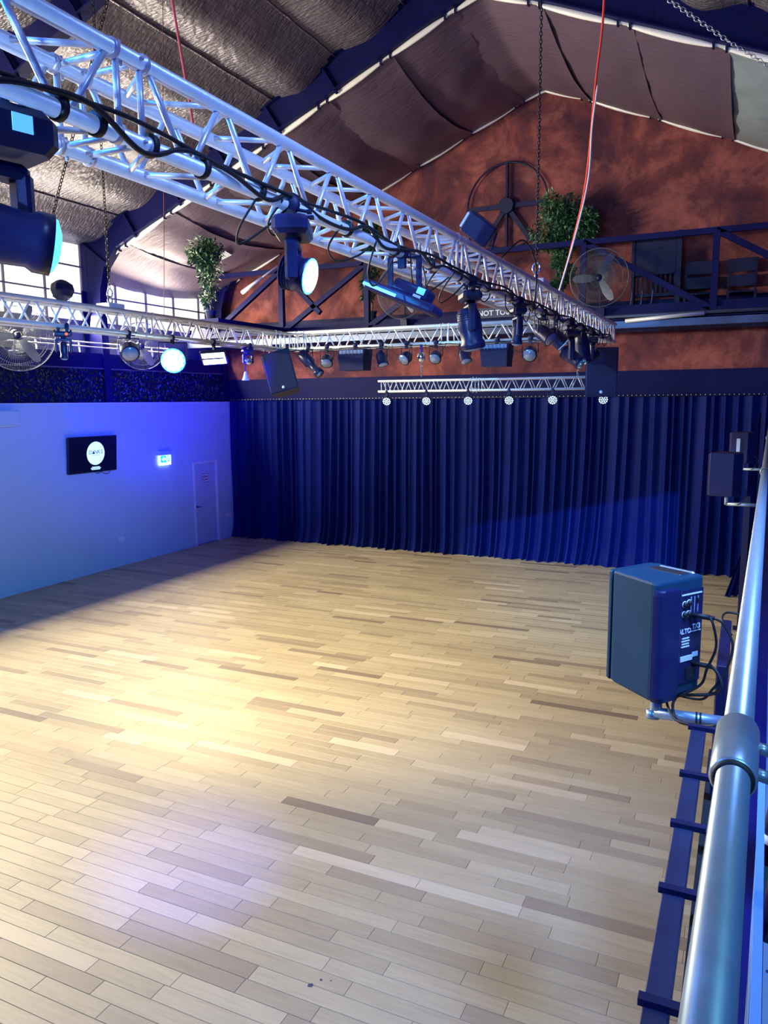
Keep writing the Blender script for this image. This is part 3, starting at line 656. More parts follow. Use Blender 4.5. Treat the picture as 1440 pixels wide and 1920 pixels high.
# ------------------------------------------------------------------ trusses
def truss(name, label, p0, ax, L, s, bay, joints, cr=.025, br=.0105, group=None, phase=0.0, horiz=True):
    # local: Y along the truss, X and Z across from 0 to -s
    rz = {'Y': 0.0, 'X': -PI/2}[ax]
    t = thing(name, label, 'truss', p0, (0, 0, rz), group)
    ch = MB().cyl((0, 0, 0), (0, L, 0), cr, 16).mesh('chord'); ch.materials.append(M_alu)
    for x in (0, -s):
        for z in (0, -s): share('chord', ch, t, (x, 0, z))
    hb = bay/2
    def br_mesh(a, b): me = MB().cyl(a, b, br, 8).mesh('brace'); me.materials.append(M_alu); return me
    zu = br_mesh((0, .02, -s), (0, hb-.02, 0)); zd = br_mesh((0, .02, 0), (0, hb-.02, -s))
    hu = br_mesh((-s, .02, 0), (0, hb-.02, 0)); hd = br_mesh((0, .02, 0), (-s, hb-.02, 0))
    vv = br_mesh((0, 0, -s), (0, 0, 0)); hh = br_mesh((0, 0, 0), (-s, 0, 0))
    js = [0.0]+[j for j in joints]+[L]
    for a, b in zip(js[:-1], js[1:]):
        y0 = a+.06; n = max(2, int(round((b-a-.12)/hb))); n += n % 2
        hb2 = (b-a-.12)/n; k_ = hb2/hb
        for i in range(n):
            y = y0+i*hb2
            for x in (0, -s):
                o = share('brace', zu if i % 2 else zd, t, (x, y, 0)); o.scale = (1, k_, 1)
            if horiz:
                for z in (0, -s):
                    o = share('brace', hu if i % 2 else hd, t, (0, y, z)); o.scale = (1, k_, 1)
        for y in (a+.05, b-.05):
            for x in (0, -s): share('end_strut', vv, t, (x, y, 0))
            for z in (0, -s): share('end_strut', hh, t, (0, y, z))
    sl = MB(); sl.lathe((0, -.075, 0), (0, 1, 0), [(cr+.001, 0), (cr+.005, .004), (cr+.005, .018), (cr-.002, .022), (cr-.002, .128), (cr+.005, .132), (cr+.005, .146), (cr+.001, .15)], 16)
    sl.cyl((-.034, .03, 0), (.036, .03, 0), .006, 6); sl.cyl((0, -.03, -.036), (0, -.03, .034), .006, 6)
    sm_ = sl.mesh('coupler'); sm_.materials.append(M_alu)
    for j in joints:
        for x in (0, -s):
            for z in (0, -s): share('coupler', sm_, t, (x, j, z))
    return t
S = .24
tm = truss('lighting_truss', 'long aluminium box truss running overhead from the upper left corner, nearest of the trusses', (-1.76, -1.06, 4.70), 'Y', 12.5, S, .40, (3.0, 6.0, 9.0))
tl = truss('lighting_truss', 'aluminium box truss in front of the bright windows at left', (-6.50, -1.0, 4.70), 'Y', 11.34, S, .40, (2.3, 4.6, 8.3, 11.1))
tb = truss('lighting_truss', 'aluminium box truss parallel to the curtain, in front of the red-brown wall', (-6.50, 10.34, 4.70), 'X', 4.55, S, .40, (.25, 2.6), group=None)
tlow = truss('lighting_truss', 'small low aluminium truss carrying six round lamps above the curtain', (-4.97, 10.40, 3.95), 'X', 3.40, .15, .22, (1.5,), cr=.0165, br=.006)

def near(x, y, z): return (x, y, z)
CH = -1.76; ZB = 4.46     # near bottom chord of the main truss

def clamp(mb, p, r=.035, drop=.10):
    p = V(p); mb.lathe(p+V((0, -.02, 0)), (0, 1, 0), [(r, 0), (r+.008, .01), (r+.008, .03), (r, .04)], 14); mb.box(p+V((0, 0, -r-drop/2+.01)), (.04, .03, drop)); mb.cyl(p+V((r-.01, 0, -.02)), p+V((r+.045, 0, -.03)), .007, 6)
    mb.box(p+V((r+.045, 0, -.03)), (.02, .035, .012)); return mb
def moving_head(loc, label, s=1.0, yaw=0.0, head=(1, -1, -.3), lit=M_lamp, red=False, lcd=False, name='moving_head_light', drop=.16, hl=.34, hr=.09, bs=1.0, ring=False, squash=.55, cluster=False, group='moving head lights'):
    t = thing(name, label, 'stage light', loc, (0, 0, yaw), group)
    for q in (-.08*s, .08*s): clamp(MB(), (0, q, 0), .030, min(.10, drop*s)).build('clamp', M_blkm, t)
    zb = -drop*s
    MB().box((0, 0, zb), (.20*s*bs, .34*s*bs, .10*s*bs), bev=.03*s).build('base', M_blk, t); base_ = LAST[0]
    for q in (-.15*s, .15*s): MB().box((0, q, zb+.065*s), (.05*s, .04*s, .05*s), bev=.008).build('foot', M_rub, base_)
    MB().cyl((0, 0, zb-.05*s), (0, 0, zb-.085*s), .055*s, 16).build('swivel', M_blkm, t)
    zy = zb-.085*s
    for q in (-.135*s, .135*s): MB().box((0, q, zy-.14*s), (.085*s, .055*s, .26*s), bev=.02*s).build('yoke_arm', M_blk, t)
    MB().box((0, 0, zy-.02*s), (.09*s, .30*s, .045*s), bev=.015*s).build('yoke_bridge', M_blk, t)
    zh = zy-.20*s; d = (Matrix.Rotation(-yaw, 3, 'Z') @ V(head)).normalized(); c = V((0, 0, zh)); L = hl*s; r = hr*s
    # keep the head turning inside the yoke: direction projected off the yoke axis for the barrel
    d.y *= squash; d.normalize()
    MB().lathe(c-d*L*.42, d, [(r*.55, 0), (r*.85, .02*s), (r, .08*s), (r*1.02, L*.5), (r*.92, L*.80), (r*1.05, L*.86), (r*1.05, L)], 20).build('head', M_blk, t); head_ = LAST[0]
    for k in range(4):
        MB().lathe(c-d*(L*.30-k*.022*s), d, [(r*1.03, 0), (r*1.06, .004*s), (r*1.03, .008*s)], 20).build('cooling_fin', M_blkm, head_)
    MB().lathe(c+d*(L*.575), d, [(r*.95, 0), (r*.90, .012*s), (r*.5, .026*s), (.001, .03*s)], 20).build('lens', lit, head_)
    if ring: MB().lathe(c+d*(L*.572), d, [(r*1.04, 0), (r*1.04, .004)], 20).build('halo_ring', M_cyan, head_)  # glowing ring added for the halo around the lens
    if cluster:
        sd = d.cross(V((0, 0, 1))).normalized(); u_ = sd.cross(d)
        for k in range(7):
            rad = 0 if k == 6 else r*.58; a = 2*PI*k/6
            MB().lathe(c+d*(L*.585)+(sd*math.cos(a)+u_*math.sin(a))*rad, d, [(r*.20, 0), (r*.17, .012), (.001, .016)], 8).build('led_lens', M_cyan, head_)
    if red: MB().lathe((.10*s, .06*s, zb), (1, 0, 0), [(.030*s, 0), (.026*s, .006), (.001, .01)], 12).build('indicator', M_red, base_)
    if lcd:
        MB().box((.101*s*bs, .09*s, zb+.005), (.004, .06*s, .05*s)).build('display', M_lcd, base_)
    return t
def par_can(loc, label, dirv, L=.22, r=.075, group='par lamps on the back truss', lens=M_glass, yoke=.13, body=M_blk):
    t = thing('par_lamp', label, 'stage light', loc, (0, 0, 0), group)
    d = V(dirv).normalized(); c = V((0, 0, -.06-yoke)); sd = d.cross(V((0, 0, 1))).normalized()
    mb = MB(); clamp(mb, (0, 0, 0), .028, .06); mb.build('clamp', M_blkm, t)
    mb = MB(); a = c+sd*(r+.014); b = c-sd*(r+.014); mb.tube([a, a+V((0, 0, yoke)), b+V((0, 0, yoke)), b], .007, 5); mb.build('yoke', M_blkm, t)
    MB().lathe(c-d*L*.5, d, [(r*.35, 0), (r*.6, L*.05), (r*.85, L*.25), (r, L*.4), (r, L*.96), (r*1.1, L)], 18).build('can', body, t)
    MB().lathe(c+d*L*.485, d, [(r*.94, 0), (r*.9, .01), (.001, .018)], 18).build('lens', lens, t)
    k = MB(); k.tube(smooth_pts([c-d*L*.5, c-d*L*.6+V((0, 0, .1)), (0.05, 0, .02), (.12, 0, 0)]), .005, 5); k.build('lead', M_rub, t)
    return t
def cabinet(loc, label, w, d, h, yaw, tilt=0.0, name='loudspeaker', badge=True, group=None, front=-1):
    t = thing(name, label, 'speaker', loc, (tilt, 0, yaw), group)
    poly = [(-w/2, -d/2), (w/2, -d/2), (w/2*.98, -d/2+.04), (w*.34, d/2), (-w*.34, d/2), (-w/2*.98, -d/2+.04)]
    MB().prism(poly, -h, 0).build('cabinet', M_blk, t)
    MB().box((0, -d/2-.006, -h/2), (w*.94, .012, h*.95), bev=.004).build('grille', M_blkm, t)
    if badge: MB().lathe((0, -d/2-.013, -h*.9), (0, -1, 0), [(.022, 0), (.02, .004)], 14).build('badge', M_ink, t)
    MB().box((0, d/2-.02, .01), (.10, .03, .02)).build('handle', M_blkm, t)
    return t
def flood_box(loc, label, w=.44, group='box floodlights on the back truss'):
    t = thing('box_floodlight', label, 'stage light', loc, (0, 0, 0), group)
    mb = MB(); h, d = .30, .26
    vs = [(-w/2, -.10, -.06), (w/2, -.10, -.06), (w/2, .12, -.06), (-w/2, .12, -.06), (-w/2*.92, -.16, -.16), (w/2*.92, -.16, -.16), (w/2*.86, -.13, -.36), (-w/2*.86, -.13, -.36), (w/2*.86, .12, -.36), (-w/2*.86, .12, -.36)]
    mb.add(vs, [(0, 3, 2, 1), (0, 1, 5, 4), (4, 5, 6, 7), (7, 6, 8, 9), (9, 8, 2, 3), (1, 2, 8, 6, 5), (0, 4, 7, 9, 3)]); mb.build('housing', M_blkm, t)
    mb = MB(); mb.tube([(-w/2-.02, 0, -.2), (-w/2-.02, 0, -.03), (w/2+.02, 0, -.03), (w/2+.02, 0, -.2)], .009, 5); mb.build('yoke', M_blkm, t)
    MB().box((0, -.135, -.11), (w*.86, .005, .075), Matrix.Translation((0, 0, 0))).build('reflector_strip', M_glass, t)
    for k in range(6): MB().box((-w*.33+k*w*.13, -.142, -.11), (.008, .006, .07)).build('lamp_tube', M_chrome, t)
    mb = MB(); clamp(mb, (0, 0, 0), .028, .04); mb.build('clamp', M_blkm, t)
    return t
def led_par(loc, label, dirv=(.25, -1, -.35), r=.062, group='round LED lamps under the low truss'):
    t = thing('led_par_lamp', label, 'stage light', loc, (0, 0, 0), group); d = V(dirv).normalized(); c = V((0, 0, -.13))
    sd = d.cross(V((0, 0, 1))).normalized(); u = sd.cross(d)
    mb = MB(); clamp(mb, (0, 0, 0), .02, .05); mb.build('clamp', M_blkm, t)
    mb = MB(); mb.tube([c+sd*(r+.01), c+sd*(r+.01)+V((0, 0, .08)), c-sd*(r+.01)+V((0, 0, .08)), c-sd*(r+.01)], .005, 5); mb.build('yoke', M_blkm, t)
    MB().lathe(c-d*.09, d, [(r*.6, 0), (r, .03), (r, .11)], 18).build('housing', M_blk, t)
    mb = MB(); mb.lathe(c+d*.019, d, [(.011, 0), (.009, .005), (.001, .006)], 8)
    for n_, rad in ((6, r*.42), (12, r*.80)):
        for k in range(n_):
            a = 2*PI*k/n_; p = c+d*.019+sd*math.cos(a)*rad+u*math.sin(a)*rad; q = MB().lathe(p, d, [(.0105, 0), (.009, .005), (.001, .006)], 8)
            if n_ == 12: q.build('lens', M_led, t)
            else: mb.add(q.v, q.f, True)
    mb.build('inner_lenses', M_led, t, kind='stuff')
    return t

bspt = thing('added_spotlight', 'black spotlight added unseen behind the viewer, two blades cutting the light patch on the curtain', 'stage light', (-.6, -2.5, 4.2))  # added fixture out of view, shapes the curtain's lit patch
MB().lathe((0.0, -.36, .016), (-.1, 1, -.17), [(.07, 0), (.09, .05), (.09, .30)], 16).build('housing', M_blk, bspt)
P0 = V((-.6, -2.5, 4.2)); K1 = V((-1.21, 17.2, 1.72))-P0; K2 = V((-6.6, 17.2, .55))-P0; K3 = V((-1.21, 17.2, -2))-P0; tt = .05
a_, b_, c_ = K1*tt, K2*tt, K3*tt; e_ = V((0, .004, 0))
def blade(n, q): MB().add([*q, *[p+e_ for p in q]], [(0, 1, 2, 3), (7, 6, 5, 4), (0, 4, 5, 1), (1, 5, 6, 2), (2, 6, 7, 3), (3, 7, 4, 0)]).build(n, M_blk, bspt)
blade('barn_door', [a_+V((.0, 0, 0)), b_, b_+V((0, 0, .5)), a_+V((0, 0, .5))]); blade('barn_door', [a_+V((0, .006, .3)), a_+V((.5, .006, .3)), c_+V((.5, .006, 0)), c_+V((0, .006, 0))])  # blades added to cut the top and right edge of the patch
MB().cyl((0, -.2, -2.0), (0, -.2, 0), .02, 8).build('stand', M_blkm, bspt)
# main truss fixtures
moving_head((-1.88, 1.48, ZB), 'large black, blue-lit moving head light at the left edge, nearest to the viewer', .90, math.radians(-15), (.50, 1.0, -.10), lit=M_cyan, lcd=True, hl=.34, hr=.088, bs=1.25, drop=.09)
moving_head((CH, 2.87, ZB), 'moving head light with a glaring white lens and an orange indicator', .62, math.radians(25), (.95, .12, -.25), lit=M_lamp, red=True, drop=.14, hl=.21, hr=.115, bs=1.2, ring=True, squash=1.0)
moving_head((CH, 5.15, ZB), 'black moving head light in front of the gallery sign, pointing down', .66, math.radians(30), (.1, .2, -1), lit=M_glass, drop=.15, hl=.42, hr=.12)
moving_head((CH, 6.36, ZB), 'slim black moving head light with a red indicator, right of the gallery sign', .58, math.radians(30), (-.1, .1, -1), lit=M_glass, red=True, drop=.13, hl=.30, hr=.075)
moving_head((CH, 8.45, ZB), 'black moving head light with blue LEDs near the far end of the long truss', .80, math.radians(20), (.8, -.4, -.5), lit=M_glass, drop=.13, cluster=True)
moving_head((CH, 9.75, ZB), 'cluster moving head with blue lit lenses just above the hanging right speaker', .66, math.radians(10), (-.5, -.9, -.4), lit=M_glass, drop=.13, cluster=True)
par_can((CH, 7.25, ZB), 'short black par lamp angled down beside the far half of the long truss', (.8, -.3, -.6), .20, .07, group='par lamps on the long truss')
par_can((CH, 7.75, ZB), 'blue-lit par lamp hanging askew next to the red-indicator moving head', (.7, .3, -.7), .20, .075, group='par lamps on the long truss', lens=M_lcd)
par_can((CH, 9.1, ZB), 'long black par lamp under the far end of the long truss', (.1, .2, -1), .36, .085, group='par lamps on the long truss')
# long wash bar
wbx = thing('wash_light_bar', 'wide angled wash light with a glowing cyan strip under the long truss', 'stage light', (CH, 4.0, ZB), (0, 0, 0))
mb = MB(); clamp(mb, (0, 0, 0), .03, .06); mb.build('clamp', M_blkm, wbx)
Mw = Matrix.Translation((0, 0, -.24)) @ Euler((math.radians(-14), math.radians(22), math.radians(-12))).to_matrix().to_4x4()
MB().box((0, 0, 0), (.50, .13, .05), Mw, .012).build('housing', M_blk, wbx)
MB().box((.05, 0, .055), (.24, .10, .07), Mw, .012).build('driver_box', M_blk, wbx)
MB().box((-.12, -.067, -.008), (.24, .006, .016), Mw).build('light_strip', M_cyan, wbx); MB().box((.13, -.052, .065), (.05, .004, .035), Mw).build('display', M_lcd, wbx)
MB().box((.12, -.054, .03), (.05, .004, .018), Mw).build('label_plate', M_ink, wbx)
for q in (-.07, .10): MB().bar((q, 0, -.02), (q, 0, -.20), .03, .012).build('yoke_arm', M_blkm, wbx)
# square flood on top of the truss
sf = thing('square_floodlight', 'black square floodlight standing on top of the long truss before the wheel', 'stage light', (-1.88, 5.75, 4.73))
Ms = Matrix.Translation((-.02, 0, .20)) @ Euler((math.radians(20), math.radians(38), .2)).to_matrix().to_4x4()
MB().box((0, 0, 0), (.24, .07, .17), Ms, .012).build('housing', M_blk, sf); MB().box((0, .037, 0), (.21, .006, .14), Ms).build('glass', M_glass, sf)
MB().box((-.125, 0, 0), (.02, .05, .12), Ms).build('driver_box', M_ink, sf)
mb = MB(); mb.tube([(-.10, 0, .2), (-.08, 0, .04), (.08, 0, .04), (.12, 0, .16)], .009, 5); mb.cyl((0, 0, -.03), (0, 0, .04), .012, 6); mb.build('bracket', M_blkm, sf)

# back truss fixtures (truss centre y 10.1)
BY = 10.10
lsp = cabinet((-6.52, BY, 4.38), 'tilted black loudspeaker hung by chains at the truss corner', .44, .36, .62, math.radians(24), math.radians(-16), group=None)
lsp.rotation_euler = (math.radians(-10), math.radians(-15), math.radians(22))
sh = thing('speaker_chain', 'pair of short chains holding the tilted speaker at the truss corner', 'chain', (-6.52, BY, 4.40))
for q in (-.16, .12): MB().chain((q, 0, -.04), (q*.7, 0, .10), .03, .010, .003).build('chain_leg', M_chain, sh)
pf = thing('profile_spotlight', 'long black profile spotlight angled down beside the tilted speaker', 'stage light', (-5.98, BY, ZB))
dd = V((.55, -.1, -.50)).normalized(); mb = MB(); clamp(mb, (0, 0, 0), .028, .05); mb.build('clamp', M_blkm, pf)
MB().lathe(V((-.12, 0, -.08)), dd, [(.07, 0), (.085, .03), (.085, .22), (.06, .25), (.055, .40), (.075, .41), (.075, .48)], 16).build('barrel', M_blk, pf)
MB().lathe(V((-.12, 0, -.08))+dd*.48, dd, [(.06, 0), (.001, .006)], 14).build('lens', M_glass, pf)
mb = MB(); mb.tube([(.02, .1, -.2), (.02, .1, -.04), (.02, -.1, -.04), (.02, -.1, -.2)], .008, 5); mb.build('yoke', M_blkm, pf)
par_can((-5.66, BY, ZB), 'short par lamp right of the long profile spotlight on the back truss', (.2, -.5, -.5), .16, .085)
flood_box((-5.19, BY, ZB), 'left one of the two black box floodlights on the back truss')
par_can((-4.77, BY, ZB), 'par lamp just right of the left box floodlight', (.3, -.2, -.8), .22, .075)
par_can((-4.38, BY, ZB), 'rounded par lamp just left of the chain hoist on the back truss', (-.2, -.6, -.4), .15, .085)
par_can((-3.94, BY, ZB), 'rounded par lamp just right of the chain hoist on the back truss', (.1, -.7, -.5), .15, .08)
par_can((-3.52, BY, ZB), 'par lamp just left of the right box floodlight', (.3, -.3, -.8), .20, .075)
flood_box((-3.07, BY, ZB), 'right one of the two black box floodlights on the back truss', .40)
par_can((-2.62, BY, ZB), 'rightmost round par lamp on the back truss, right of the box floodlights', (.1, -.8, -.45), .15, .09)
# LED pars under the low truss
for i, x in enumerate((-4.83, -4.20, -3.57, -2.98, -2.38, -1.72)):
    led_par((x, 10.40, 3.79), ('leftmost round LED lamp under the low truss', 'second round LED lamp from the left under the low truss', 'third round LED lamp from the left under the low truss',
            'fourth round LED lamp from the left under the low truss', 'fifth round LED lamp under the low truss, left of the hanging speaker', 'round LED lamp partly hidden by the hanging right speaker')[i])
cabinet((-1.75, 10.35, 4.31), 'black loudspeaker hanging upright at the far right end of the long truss', .40, .34, .62, math.radians(12), 0)
hs = thing('speaker_chain', 'short chain holding the upright speaker at the far right end of the long truss', 'chain', (-1.78, 10.35, 4.32))
for q in (-.12, .12): MB().chain((q, 0, 0), (q*.6, 0, .14), .03, .010, .003).build('chain_leg', M_chain, hs)
ho = thing('chain_hoist', 'white and black chain hoist holding the middle of the low truss', 'hoist', (-4.20, 10.2, 4.42))
MB().chain((0, 0, .0), (0, 0, -.42), .035, .011, .004).build('hoist_chain', M_chain, ho); MB().lathe((0, 0, -.22), (0, 0, 1), [(.02, 0), (.055, .03), (.055, .11), (.02, .14)], 12).build('hoist_body', M_chrome, ho)
MB().cyl((0, 0, .02), (0, 0, -.12), .022, 8).build('purple_strap', mat('purple_strap', (.12, .03, .30), .6), ho)
ho2 = dup(ho, (-2.02, 10.2, 4.36), label='chain hoist at the right end of the low truss, left of the speaker')
# left truss fixtures
LX = -6.50
moving_head((LX, 6.0, ZB), 'small moving head light with a red indicator under the left truss', .52, math.radians(-40), (0, 0, -1), lit=M_glass, red=True, drop=.16, hl=.34, hr=.07)
par_can((LX, 6.95, ZB), 'blue-lit round LED lamp facing sideways left of the glaring lamp', (.6, -.5, -.6), .16, .10, group='lamps under the left truss')
gl = thing('glaring_lamp', 'round LED lamp glaring bright cyan-white under the left truss', 'stage light', (LX, 7.70, ZB))
dg = (EYE-V((LX, 7.7, 4.2))).normalized(); mb = MB(); clamp(mb, (0, 0, 0), .03, .06); mb.build('clamp', M_blkm, gl)
cg = V((0, 0, -.28)); MB().lathe(cg-dg*.2, dg, [(.08, 0), (.14, .05), (.15, .18), (.155, .20)], 24).build('housing', M_blk, gl)
sdg = dg.cross(V((0, 0, 1))).normalized(); ug = sdg.cross(dg); mb = MB(); mb.tube([cg+sdg*.17, cg+sdg*.17+V((0, 0, .22)), cg-sdg*.17+V((0, 0, .22)), cg-sdg*.17], .010, 5); mb.build('yoke', M_blkm, gl)
MB().lathe(cg+dg*.0, dg, [(.15, 0), (.15, .004)], 24).build('face_plate', M_cyan, gl)
for n_, rad in ((1, 0), (6, .055), (12, .11)):
    for k in range(n_):
        a = 2*PI*k/n_; MB().lathe(cg+dg*.005+(sdg*math.cos(a)+ug*math.sin(a))*rad, dg, [(.025, 0), (.022, .008), (.001, .01)], 10).build('lens', M_lamp, gl)
lp = thing('led_panel_light', 'flat rectangular LED panel glowing cyan right of the glaring lamp', 'stage light', (LX, 8.52, ZB))
nn_ = V((-.35, .55, .75)).normalized(); xx_ = V((.905, .425, 0)); xx_ = (xx_-nn_*xx_.dot(nn_)).normalized(); Mp = basis(xx_, nn_.cross(xx_), nn_, (0, 0, -.20))
MB().box((0, 0, 0), (.34, .24, .05), Mp, .01).build('housing', M_blk, lp); MB().box((0, 0, -.028), (.30, .20, .006), Mp).build('lit_face', M_lamp, lp)
MB().box((.0, -.17, -.05), (.3, .09, .006), Mp @ Matrix.Rotation(.6, 4, 'X')).build('barn_door', M_blkm, lp)
mb = MB(); clamp(mb, (0, 0, 0), .03, .06); mb.bar((0, 0, -.06), (0, 0, -.18), .03, .02); mb.build('clamp', M_blkm, lp)
moving_head((LX, 9.30, ZB), 'square-fronted moving head with a chrome ringed lens at the truss corner', .50, math.radians(-30), (.55, -.8, -.1), lit=M_chrome, drop=.15, hl=.2, hr=.10)
hn = thing('horn_speaker', 'tiny pale cone-shaped horn speaker hanging under the corner moving head', 'speaker', (-6.62, 9.4, 4.10))
MB().lathe((0, 0, 0), (0, 0, -1), [(.015, 0), (.025, .04), (.035, .08), (.055, .12), (.05, .125)], 14).build('horn', M_white, hn); MB().cyl((0, 0, 0), (0, 0, .34), .008, 6).build('stem', M_blkm, hn)
bl = thing('hanging_dome_lamp', 'dark faceted round lamp sitting above the left truss in front of the windows', 'lamp', (-6.6, 6.12, 4.74))
MB().lathe((0, 0, .0), (0, 0, 1), [(.05, .0), (.10, .04), (.125, .10), (.11, .16), (.05, .20), (.02, .21)], 10, smooth=False).build('shade', M_blk, bl)
for q in (-.08, .08): MB().tube([(q*.7, 0, .05), (q*1.2, 0, .0), (q*1.25, 0, -.05)], .004, 5).build('wire_leg', M_white, bl)

# ------------------------------------------------------------------ chains, cables
def line(name, label, cat, pts, r, mt, sm=True, group=None):
    p0 = V(pts[0]); q = [V(p)-p0 for p in pts]; t = MB().tube(smooth_pts(q) if sm else q, r, 6).build(name, mt, None, label=label, cat=cat, group=group); t.location = p0; return t
def chain(label, a, b, L, wd, r, mt):
    t = MB().chain((0, 0, 0), V(b)-V(a), L, wd, r).build('hanging_chain', mt, None, label=label, cat='chain'); t.location = a; return t
chain('long black chain dropping beside the left wall column to the left truss', (-6.62, 6.82, 9.2), (-6.62, 6.82, 4.95), .05, .015, .0045, M_dchain)
chain('double slack chain slanting down left of the nearest light', (-5.3, 6.0, 8.1), (-6.76, 6.0, 5.1), .05, .016, .005, M_dchain)
chain('black chain holding the far half of the long truss by a chrome hook', (-1.88, 7.42, 9.1), (-1.88, 7.42, 4.98), .045, .013, .0045, M_dchain)
chain('bright steel chain slanting across the dark rafter at the upper right', (-1.25, 8.5, 7.78), (-.35, 8.5, 7.0), .055, .020, .006, M_chain)
chain('thin grey chain trailing over the pale drape at the right edge', (-.35, 8.5, 7.0), (.35, 8.5, 6.45), .05, .016, .004, M_chain)
def hook(loc, label):
    t = thing('lifting_hook', label, 'hook', loc, group='lifting hooks on the trusses')
    MB().tube([(.035*math.cos(a), 0, .16+.05*math.sin(a)) for a in [2*PI*k/16 for k in range(16)]], .010, 6, closed=True).build('shackle', M_chrome, t)
    MB().tube([(0, .03*math.cos(a), .09+.04*math.sin(a)) for a in [2*PI*k/16 for k in range(16)]], .010, 6, closed=True).build('ring', M_chrome, t)
    MB().box((0, 0, .02), (.20, .24, .06), bev=.005).build('bracket', M_white, t)
hook((-1.88, 7.42, 4.73), 'chrome hook and pale bracket on the long truss before the ficus tree')
hook((-6.62, 6.82, 4.73), 'hook and pale bracket on the left truss before the windows')
line('red_cable', 'red cable hanging in front of the foil ceiling at upper left', 'cable', [(-3.30, 4.0, 6.35), (-3.24, 4.0, 5.95), (-3.15, 4.0, 5.4), (-3.13, 4.0, 5.25)], .008, M_redc)
line('red_cable', 'thick red cable hanging at upper right down to the long truss', 'cable', [(-1.78, 10.0, 8.6), (-1.80, 10.0, 8.0), (-1.86, 10.0, 7.38), (-1.94, 10.0, 6.3), (-2.08, 10.0, 5.6), (-2.25, 10.0, 4.95)], .016, M_redc)
line('white_rope', 'white twisted rope hanging alongside the thick red cable', 'rope', [(-1.83, 9.97, 7.36), (-1.88, 9.97, 6.9), (-1.91, 9.97, 6.3), (-2.05, 9.97, 5.65), (-2.25, 9.97, 4.95)], .011, M_whitec)
line('thin_red_line', 'thin dark red line dropping straight down to the left truss', 'cable', [(-6.30, 7.6, 8.6), (-6.42, 7.63, 7), (-6.5, 7.65, 5.8), (-6.60, 7.69, 4.73)], .004, mat('dull_red_cable', (.25, .05, .06), .6))
# cables strapped to the near bottom chord
rn = random.Random(5)
pts = []; y = -.9; k = 0
while y < 11.2:
    pts.append((CH+.032+.014*math.sin(k*1.7), y, ZB+.012+.03*math.sin(k*2.3)-(.018 if k % 3 == 1 else 0))); y += .22; k += 1
line('power_cable', 'black cable strapped along the near lower tube of the long truss', 'cable', pts, .009, M_rub)
pts = [(p[0]-.004, p[1]+.1, ZB+.035+.012*math.sin(i*1.1)) for i, p in enumerate(pts)]
line('power_cable', 'second black cable lying on top of the near lower tube of the long truss', 'cable', pts[:-1], .008, M_rub)
tp = thing('cable_straps', 'black straps tying cables to the near lower tube of the long truss', 'strap', (CH, 1.6, ZB))
for yv in (1.66, 1.80, 2.02, 2.28, 2.62, 3.35, 3.9, 4.4, 4.9, 5.5, 6.1, 6.8, 7.6, 8.3, 9.0, 9.6, 10.3):
    MB().lathe((0, yv-1.6-.012, .006), (0, 1, 0), [(.034, 0), (.038, .004), (.038, .02), (.034, .024)], 14).build('strap', M_rub, tp)
for i, (ya, yb_, dz, dx) in enumerate(((2.6, 2.82, .16, -.16), (2.75, 3.0, .10, -.1), (3.25, 3.62, .12, -.10), (3.62, 3.9, .2, -.06), (4.05, 4.3, .22, .05), (4.5, 4.75, .12, -.1), (4.75, 5.05, .16, -.12), (5.3, 5.6, .10, 0), (5.9, 6.2, .13, .04),
                                (6.5, 6.75, .14, .0), (6.8, 7.1, .10, .05), (7.1, 7.4, .13, 0), (7.6, 7.9, .12, .02), (8.0, 8.3, .14, 0), (8.6, 8.9, .12, .02), (9.0, 9.35, .16, 0), (9.5, 9.8, .12, 0), (10.0, 10.3, .12, 0), (10.4, 10.8, .1, 0))):
    line('light_lead', 'black cable loop dangling from the lower tube of the long truss', 'cable', [(CH+.03, ya, ZB), (CH+dx*.6, ya+.03, ZB-dz*.7), (CH+dx, (ya+yb_)/2, ZB-dz), (CH+dx*.6, yb_-.03, ZB-dz*.6), (CH, yb_, ZB-.02)], .005, M_rub, group='cable loops under the long truss')
line('signal_cable', 'black cable looping over the top tube of the long truss near the floodlight', 'cable', [(-1.80, 6.0, 4.75), (-1.70, 6.25, 4.92), (-1.66, 6.5, 4.80), (-1.66, 6.55, 4.6), (-1.70, 6.6, 4.40), (-1.76, 6.7, 4.45)], .007, M_rub)
# zip ties hanging cable along back truss
pts = [(-6.4+i*.22, BY-.03, ZB-.03-.02*abs(math.sin(i*1.3))) for i in range(21)]
line('power_cable', 'black cable clipped along the lower tube of the back truss', 'cable', pts, .006, M_rub)
for i, (xa, xb_) in enumerate(((-6.2, -5.9), (-5.7, -5.45), (-4.95, -4.65), (-4.6, -4.3), (-4.1, -3.8), (-3.6, -3.35), (-2.9, -2.55))):
    line('light_lead', 'thin cable loop dangling from the lower tube of the back truss', 'cable', [(xa, BY, ZB-.02), (xa+.03, BY-.02, ZB-.12), ((xa+xb_)/2, BY-.02, ZB-.18), (xb_-.02, BY, ZB-.08), (xb_, BY, ZB-.02)], .0045, M_rub, group='cable loops under the back truss')

